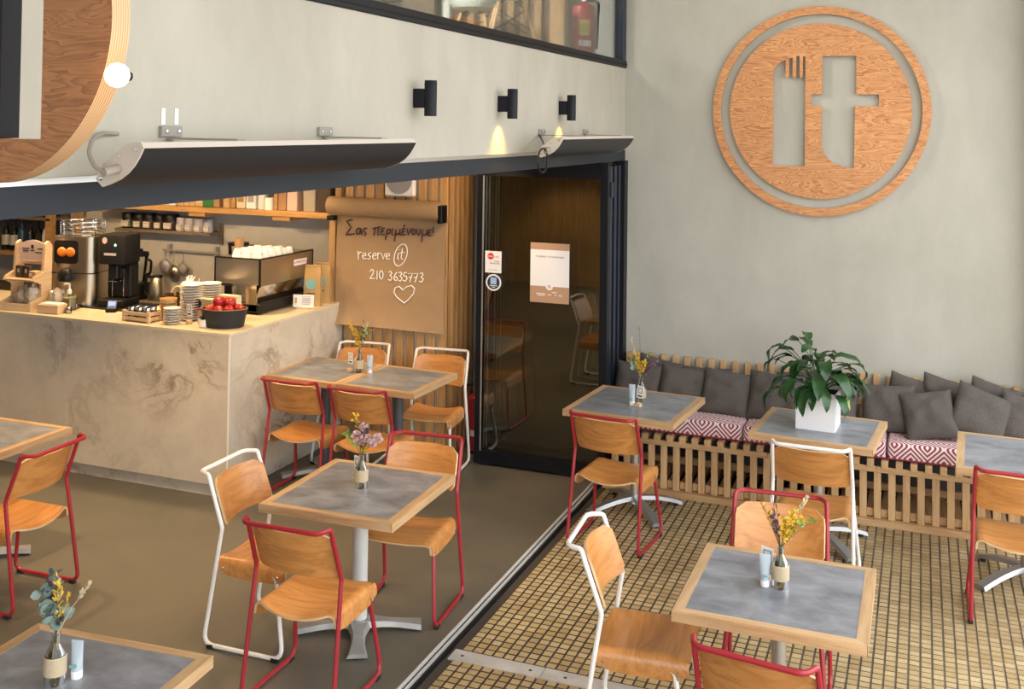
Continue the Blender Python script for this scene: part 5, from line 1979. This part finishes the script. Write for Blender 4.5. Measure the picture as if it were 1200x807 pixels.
# ------------------------------------------------------------------ kitchen shelves
sh = thing('wooden_shelf', 'long timber shelf on the kitchen wall under the beam, with its end post', 'shelf')
boxo('board', -7.40, -4.66, 7.88, 8.22, 1.885, 1.932, 'shelf_x', sh, .002)
for x in (-7.30, -6.15, -5.25):
    boxo('bracket', x - .09, x + .09, 7.90, 8.22, 1.845, 1.885, 'shelf_x', sh, .004)
boxo('post', -4.735, -4.675, 7.86, 7.92, CZ, 1.885, 'slat_z', sh, .002)
boxo('post', -4.735, -4.675, 7.95, 8.01, 1.932, 2.60, 'slat_z', sh, .002)


def pack(px0, px1, h, mat, label, d=.10, name='food_pack', y=8.0, round_=False, lab=None, group='packs on the timber shelf', cat='packet'):
    x0, x1 = px0, px1
    w_ = x1 - x0
    o_ = thing(name, label, cat, ((x0 + x1) / 2, y, 1.932), 0, group)
    if round_:
        latheo('body', [(0, 0), (w_ / 2, 0), (w_ / 2, h * .97), (w_ / 2 * .95, h), (0, h)], mat, o_, 18)
    else:
        boxo('body', -w_ / 2, w_ / 2, -d / 2, d / 2, 0, h, mat, o_, .005)
    if lab:
        if round_:
            latheo('label', [(w_ / 2 * 1.01, h * .3), (w_ / 2 * 1.01, h * .7)], lab, o_, 18)
        else:
            boxo('label', -w_ * .33, w_ * .33, -d / 2 - .0015, -d / 2 + .001, h * .25, h * .7, lab, o_)
    return o_


pack(-7.36, -7.25, .09, 'pack_brown', 'brown jar at the far left end of the timber shelf', round_=True)
pack(-7.20, -7.10, .09, 'pack_tan', 'tan jar second from the left end of the timber shelf', round_=True)
pack(-6.98, -6.90, .08, 'pack_brown', 'brown jar third from the left end of the timber shelf', round_=True)
pack(-6.62, -6.57, .09, 'pack_cream', 'small white lidded pot left of the white carton', round_=True)
pack(-6.55, -6.43, .055, 'card_white', 'low white carton on the timber shelf')
pack(-6.415, -6.345, .16, 'pack_tan', 'tan packet, first of the row of tan packets', .09, lab='pack_brown')
pack(-6.340, -6.280, .16, 'pack_tan', 'tan packet, second of the row of tan packets', .09, lab='pack_brown')
pack(-6.275, -6.220, .16, 'pack_tan', 'tan packet, third of the row of tan packets', .09, lab='pack_brown')
pack(-6.215, -6.13, .15, 'pack_tan', 'tan packet with a pale label, just left of the green one', .09, lab='pack_cream')
pack(-6.125, -6.015, .16, 'print_green', 'bright green packet on the timber shelf', .09)
pack(-6.01, -5.945, .20, 'pack_brown', 'brown packet right of the bright green one', .09)
pack(-5.925, -5.83, .21, 'pack_tan', 'tall tan tube right of the green packet', round_=True)
pack(-5.815, -5.77, .22, 'shelf_x', 'narrow wooden box between tan tube and picture packet', .10)
pack(-5.763, -5.67, .23, 'pack_cream', 'cream packet with a dark picture on the timber shelf', .08, lab='pack_brown')
pack(-5.66, -5.56, .24, 'card_white', 'white packet with a small dark mark on the timber shelf', .08, lab='porcelain_grey')
pack(-5.55, -5.465, .25, 'porcelain', 'tall white cylinder on the timber shelf', round_=True)
pack(-5.455, -5.37, .11, 'porcelain', 'short white tub right of the tall white cylinder', round_=True, y=7.96)
pack(-5.44, -5.36, .26, 'porcelain_grey', 'dark grey canister behind the short white tub', round_=True, y=8.10)
pack(-5.355, -5.32, .27, 'shelf_x', 'narrow upright board beside the brown bags', .12)
pack(-5.315, -5.235, .26, 'pack_brown', 'brown paper bag, left of the pair near the shelf end', .10)
pack(-5.225, -5.12, .25, 'card_pinkish', 'pinkish paper bag, right of the pair near the shelf end', .10)
pack(-5.05, -4.93, .27, 'cello', 'clear crinkled bag near the right end of the timber shelf', .12)
pack(-4.90, -4.78, .28, 'jar_brown', 'dark box at the right end of the timber shelf', .12)

s2 = thing('jar_shelf', 'short grey shelf carrying jars below the timber shelf', 'shelf')
boxo('board', -7.20, -6.10, 8.03, 8.22, 1.655, 1.683, 'grey_wood', s2, .002)
boxo('bracket', -6.115, -6.085, 8.19, 8.22, 1.56, 1.76, 'grey_wood', s2)
boxo('bracket', -7.17, -7.14, 8.19, 8.22, 1.58, 1.655, 'grey_wood', s2)
for k, (x, r_0, h, b_, ld, lab) in enumerate(((-7.10, .058, .145, 'bottle_glass', 'black_plastic', 'first'), (-6.965, .055, .145, 'jar_brown', 'black_plastic', 'second'), (-6.845, .058, .15, 'jar_brown', 'black_plastic', 'third'), (-6.725, .052, .14, 'jar_brown', 'black_plastic', 'fourth'), (-6.595, .066, .15, 'jar_brown', 'black_plastic', 'fifth'))):
    jar(x, 8.105, 1.683, r_0, h, b_, ld, lab + ' black lidded jar from the left on the small shelf', lid_h=.42)
for k, (x, lab) in enumerate(((-6.475, 'first'), (-6.375, 'second'), (-6.265, 'third'), (-6.165, 'fourth'))):
    jar(x, 8.10, 1.683, .045 if k != 2 else .052, .125, 'jar_pale', 'jar_pale', lab + ' pale grey jar from the left of its four on the small shelf', lid_h=.16)
rl = thing('hook_rail', 'dark steel hook rail on the kitchen wall', 'rail', (0, 8.22, 0))
tubeo('bar', [(-6.74, -.05, 1.485), (-6.10, -.05, 1.485)], .009, 'porcelain_grey', rl)
for x in (-6.68, -6.14):
    boxo('mount', x - .012, x + .012, -.05, 0, 1.45, 1.54, 'porcelain_grey', rl)
for k, (x, z, r_0, mt, lab) in enumerate(((-6.70, 1.335, .062, 'jar_pale', 'pale round sieve hanging at the left of the hook rail'), (-6.60, 1.285, .062, 'steel_brush_warm', 'steel sieve hanging lowest from the hook rail'), (-6.49, 1.325, .05, 'porcelain_grey', 'small dark sieve hanging at the right of the hook rail'))):
    s_ = thing('hanging_sieve', lab, 'sieve', (x, 8.15, z), 0, 'sieves on the hook rail')
    latheo('bowl', [(0, .03), (r_0 * .6, .022), (r_0 * .93, .006), (r_0, 0)], mt, s_, 18, (0, 0, 0), FACE_Y)
    tubeo('hoop', [(r_0 * math.cos(a), 0, r_0 * math.sin(a)) for a in [2 * math.pi * q / 24 for q in range(24)]], .004, 'bolt_steel', s_, 6, closed=True)
    tubeo('handle', [(0, 0, r_0), (0, .01, 1.49 - z)], .004, 'bolt_steel', s_, 6)
# bottle shelves at far left
bs_ = thing('bottle_shelf', 'dark wooden bottle shelf between posts at the far left', 'shelf')
boxo('board', -9.0, -7.92, 7.95, 8.20, 1.36, 1.40, 'shelf_x', bs_, .002)
boxo('board', -9.0, -7.92, 7.95, 8.20, 1.72, 1.745, 'grey_wood', bs_, .002)
boxo('back_board', -9.0, -7.92, 8.19, 8.215, 1.40, 2.3, 'paint_dark', bs_)
boxo('post', -7.985, -7.915, 7.95, 8.02, 1.06, 2.4, 'shelf_x', bs_, .002)
boxo('post', -7.79, -7.71, 8.10, 8.18, 1.06, 2.4, 'shelf_x', bs_, .002)
wc = ['bottle_dark', 'bottle_dark', 'bottle_blue', 'bottle_dark', 'bottle_glass', 'porcelain']
nm_ = ['dark bottle with a cream label, first from the left on the bottle shelf', 'dark bottle with a pale label, second on the bottle shelf', 'blue tinted bottle, third on the bottle shelf', 'black bottle, fourth on the bottle shelf', 'clear bottle, fifth on the bottle shelf', 'white bottle by the post on the bottle shelf']
for k in range(6):
    b_ = thing('liquor_bottle', nm_[k], 'bottle', (-8.60 + k * .105, 8.06, 1.40), 0, 'bottles on the dark shelf')
    latheo('bottle', [(0, 0), (.038, 0), (.040, .01), (.040, .17), (.030, .21), (.014, .235), (.014, .29), (0, .29)], wc[k], b_, 16)
    if k < 2:
        latheo('label', [(.0405, .05), (.0405, .15)], 'label_cream', b_, 16)
    latheo('cap', [(.0155, .27), (.0155, .30), (0, .30)], 'black_plastic', b_, 12)
for k in range(5):
    b_ = thing('liquor_bottle', ('leftmost', 'second', 'middle', 'fourth', 'rightmost')[k] + ' bottle on the upper board of the bottle shelf', 'bottle', (-8.55 + k * .12, 8.06, 1.745), 0, 'bottles on the upper board')
    latheo('bottle', [(0, 0), (.036, 0), (.038, .01), (.038, .15), (.014, .21), (.014, .27), (0, .27)], ('bottle_amber', 'bottle_dark', 'bottle_amber', 'bottle_glass', 'bottle_dark')[k], b_, 14)
    latheo('label', [(.0385, .04), (.0385, .11)], 'label_cream', b_, 14)

# ------------------------------------------------------------------ upper floor behind the glass
UZ = 3.235
extinguisher('fire_extinguisher', (-2.435, 7.75, UZ), 'red fire extinguisher with a yellow label behind the upper window', .46, .088, 'extinguisher_red',
             [('yellow_label', -95, -45, .17, .29, 'sticker_yellow'), ('label_print', -90, -50, .245, .25, 'print_dark'), ('label_print', -90, -50, .225, .23, 'print_dark'), ('label_print', -90, -55, .205, .21, 'print_dark'), ('tag', -100, -82, .09, .135, 'card_white'), ('tag', -78, -35, .085, .13, 'card_white'), ('tag', -145, -105, .285, .32, 'print_navy')], 0)


def shell_chair(x, y, rz_, label):
    c_ = thing('shell_chair', label, 'chair', (x, y, UZ), rz_, 'white shell chairs upstairs')
    latheo('shell', [(0, .425), (.12, .428), (.19, .45), (.225, .50), (.235, .60), (.228, .60), (.215, .51), (.18, .463), (.11, .44), (0, .437)], 'shell_white', c_, 28)
    for sx_ in (-1, 1):
        for sy_ in (-1, 1):
            tubeo('leg', [(sx_ * .10, sy_ * .09, .40), (sx_ * .20, sy_ * .19, 0)], [.015, .010], 'pine_z', c_, 10)
            tubeo('bracket', [(sx_ * .05, sy_ * .05, .428), (sx_ * .10, sy_ * .09, .385)], .010, 'black_matt', c_, 8)
            tubeo('wire', [(sx_ * .115, sy_ * .105, .34), (-sx_ * .155, sy_ * .145, .17)], .0045, 'black_matt', c_, 6)
        tubeo('wire', [(sx_ * .115, -.105, .34), (sx_ * .155, .145, .17)], .0045, 'black_matt', c_, 6)
    c_.scale = (.93, .93, .93)
    return c_


for x, y, lab in ((-3.6, 6.6, 'far'), (-3.6, 3.4, 'near')):  # unseen lamps added to brighten the upper floor
    cl = thing('fill_lamp', 'flat round fill lamp added unseen upstairs, the %s one' % lab, 'lamp', (x, y, 4.6), 0, 'added fill lamps upstairs')
    latheo('body', [(.30, 0), (.30, -.05), (0, -.05)], 'card_white', cl, 28)
    latheo('diffuser', [(.28, -.052), (.26, -.075), (0, -.08)], 'fill_diffuser', cl, 28)
    ld = bpy.data.lights.new('fill_lamp_light', 'AREA')
    ld.shape, ld.size, ld.energy, ld.color = 'DISK', .5, 150, (1., .93, .84)
    lo = bpy.data.objects.new('fill_lamp_light', ld)
    COL.objects.link(lo)
    lo.location = (x, y, 4.50)
shell_chair(-2.83, 7.20, .5, 'white shell chair with wooden legs by the upper window, nearer the extinguisher')
shell_chair(-3.40, 7.85, .2, 'white shell chair with wooden legs farther left behind the upper window')
ws = struct(boxo('wall_upper_screen', -4.1, -2.86, 8.46, 8.49, UZ, 4.5, 'brown_z'))
sm2 = bpy.data.meshes.new('slat')
bm = bmesh.new()
box(bm, -.032, .032, -.04, 0, 0, 1.35)
bm.to_mesh(sm2)
bm.free()
sm2.materials.append(MATS['pine_z'])
for k in range(9):
    link('slat', sm2, ws, (-4.06 + k * .125, 8.46, UZ))
boxo('cross_board', -4.1, -2.86, 8.38, 8.42, UZ + .62, UZ + .70, 'pine_x', ws)
boxo('end_board', -2.93, -2.80, 8.36, 8.46, UZ, UZ + 1.35, 'pine_z', ws, .003)
tp = struct(boxo('trim_5', -3.80, -3.74, 8.10, 8.16, UZ, 4.5, 'paint_white'))
pn_ = tag(boxo('wood_panel', -5.3, -3.86, 8.05, 8.10, UZ, UZ + .9, 'grey_wood', None, .004), 'brown timber panel behind the left part of the upper window', 'panel')
tubeo('handrail', [(-5.2, 8.0, UZ + .52), (-4.15, 8.0, UZ + .52)], .012, 'black_matt', pn_)

# ------------------------------------------------------------------ ceiling downlights of the cafe
def downlight(x, y, power, size=105, tgt=None, label='', col=(1., .67, .35)):
    d_ = thing('downlight', label, 'lamp', (x, y, 2.62), 0, 'downlights in the cafe ceiling')
    latheo('can', [(.045, 0), (.045, -.07), (.040, -.07), (.040, -.02), (0, -.02)], 'card_white', d_, 20)
    latheo('lens', [(0, -.03), (.039, -.03)], 'downlight_face', d_, 16)
    spot('downlight_beam', (x, y, 2.54), tgt or (x, y, 0), power * .80, size, col, .5, .06)


LIGHTS = [(-6.9, 6.55, 60, 'the display rack'), (-5.9, 6.60, 64, 'the juicer'), (-5.1, 6.60, 58, 'the plates'), (-5.05, 7.5, 28, 'the espresso machine'),
          (-5.0, 4.9, 130, 'the left edge table'), (-4.15, 6.90, 42, 'the double table'), (-4.0, 5.6, 60, 'the walkway'), (-3.0, 4.6, 45, 'the pale-legged table'), (-5.6, 3.2, 70, 'the front left floor'), (-7.6, 5.2, 70, 'the left floor'), (-4.2, 1.6, 60, 'the front floor'), (-5.6, -.6, 110, 'the front wood wall, added to light it'), (-3.6, -.6, 110, 'the wood wall by the entrance, added to light it'), (-6.8, 6.3, 95, 'the jar shelf'), (-5.7, 6.3, 95, 'the hook rail'), (-3.0, 7.2, 42, 'the slatted wall end')]  # both wood wall lights are added to brighten its reflection in the door
TGT = {'the slatted wall end': (-3.75, 8.1, 1.1), 'the jar shelf': (-6.8, 8.2, 1.5), 'the hook rail': (-5.7, 8.2, 1.45)}  # aimed lights added to brighten the slats and the kitchen wall
for x, y, p, lab in LIGHTS:
    downlight(x, y, p, tgt=TGT.get(lab), label='round ceiling downlight above ' + lab)
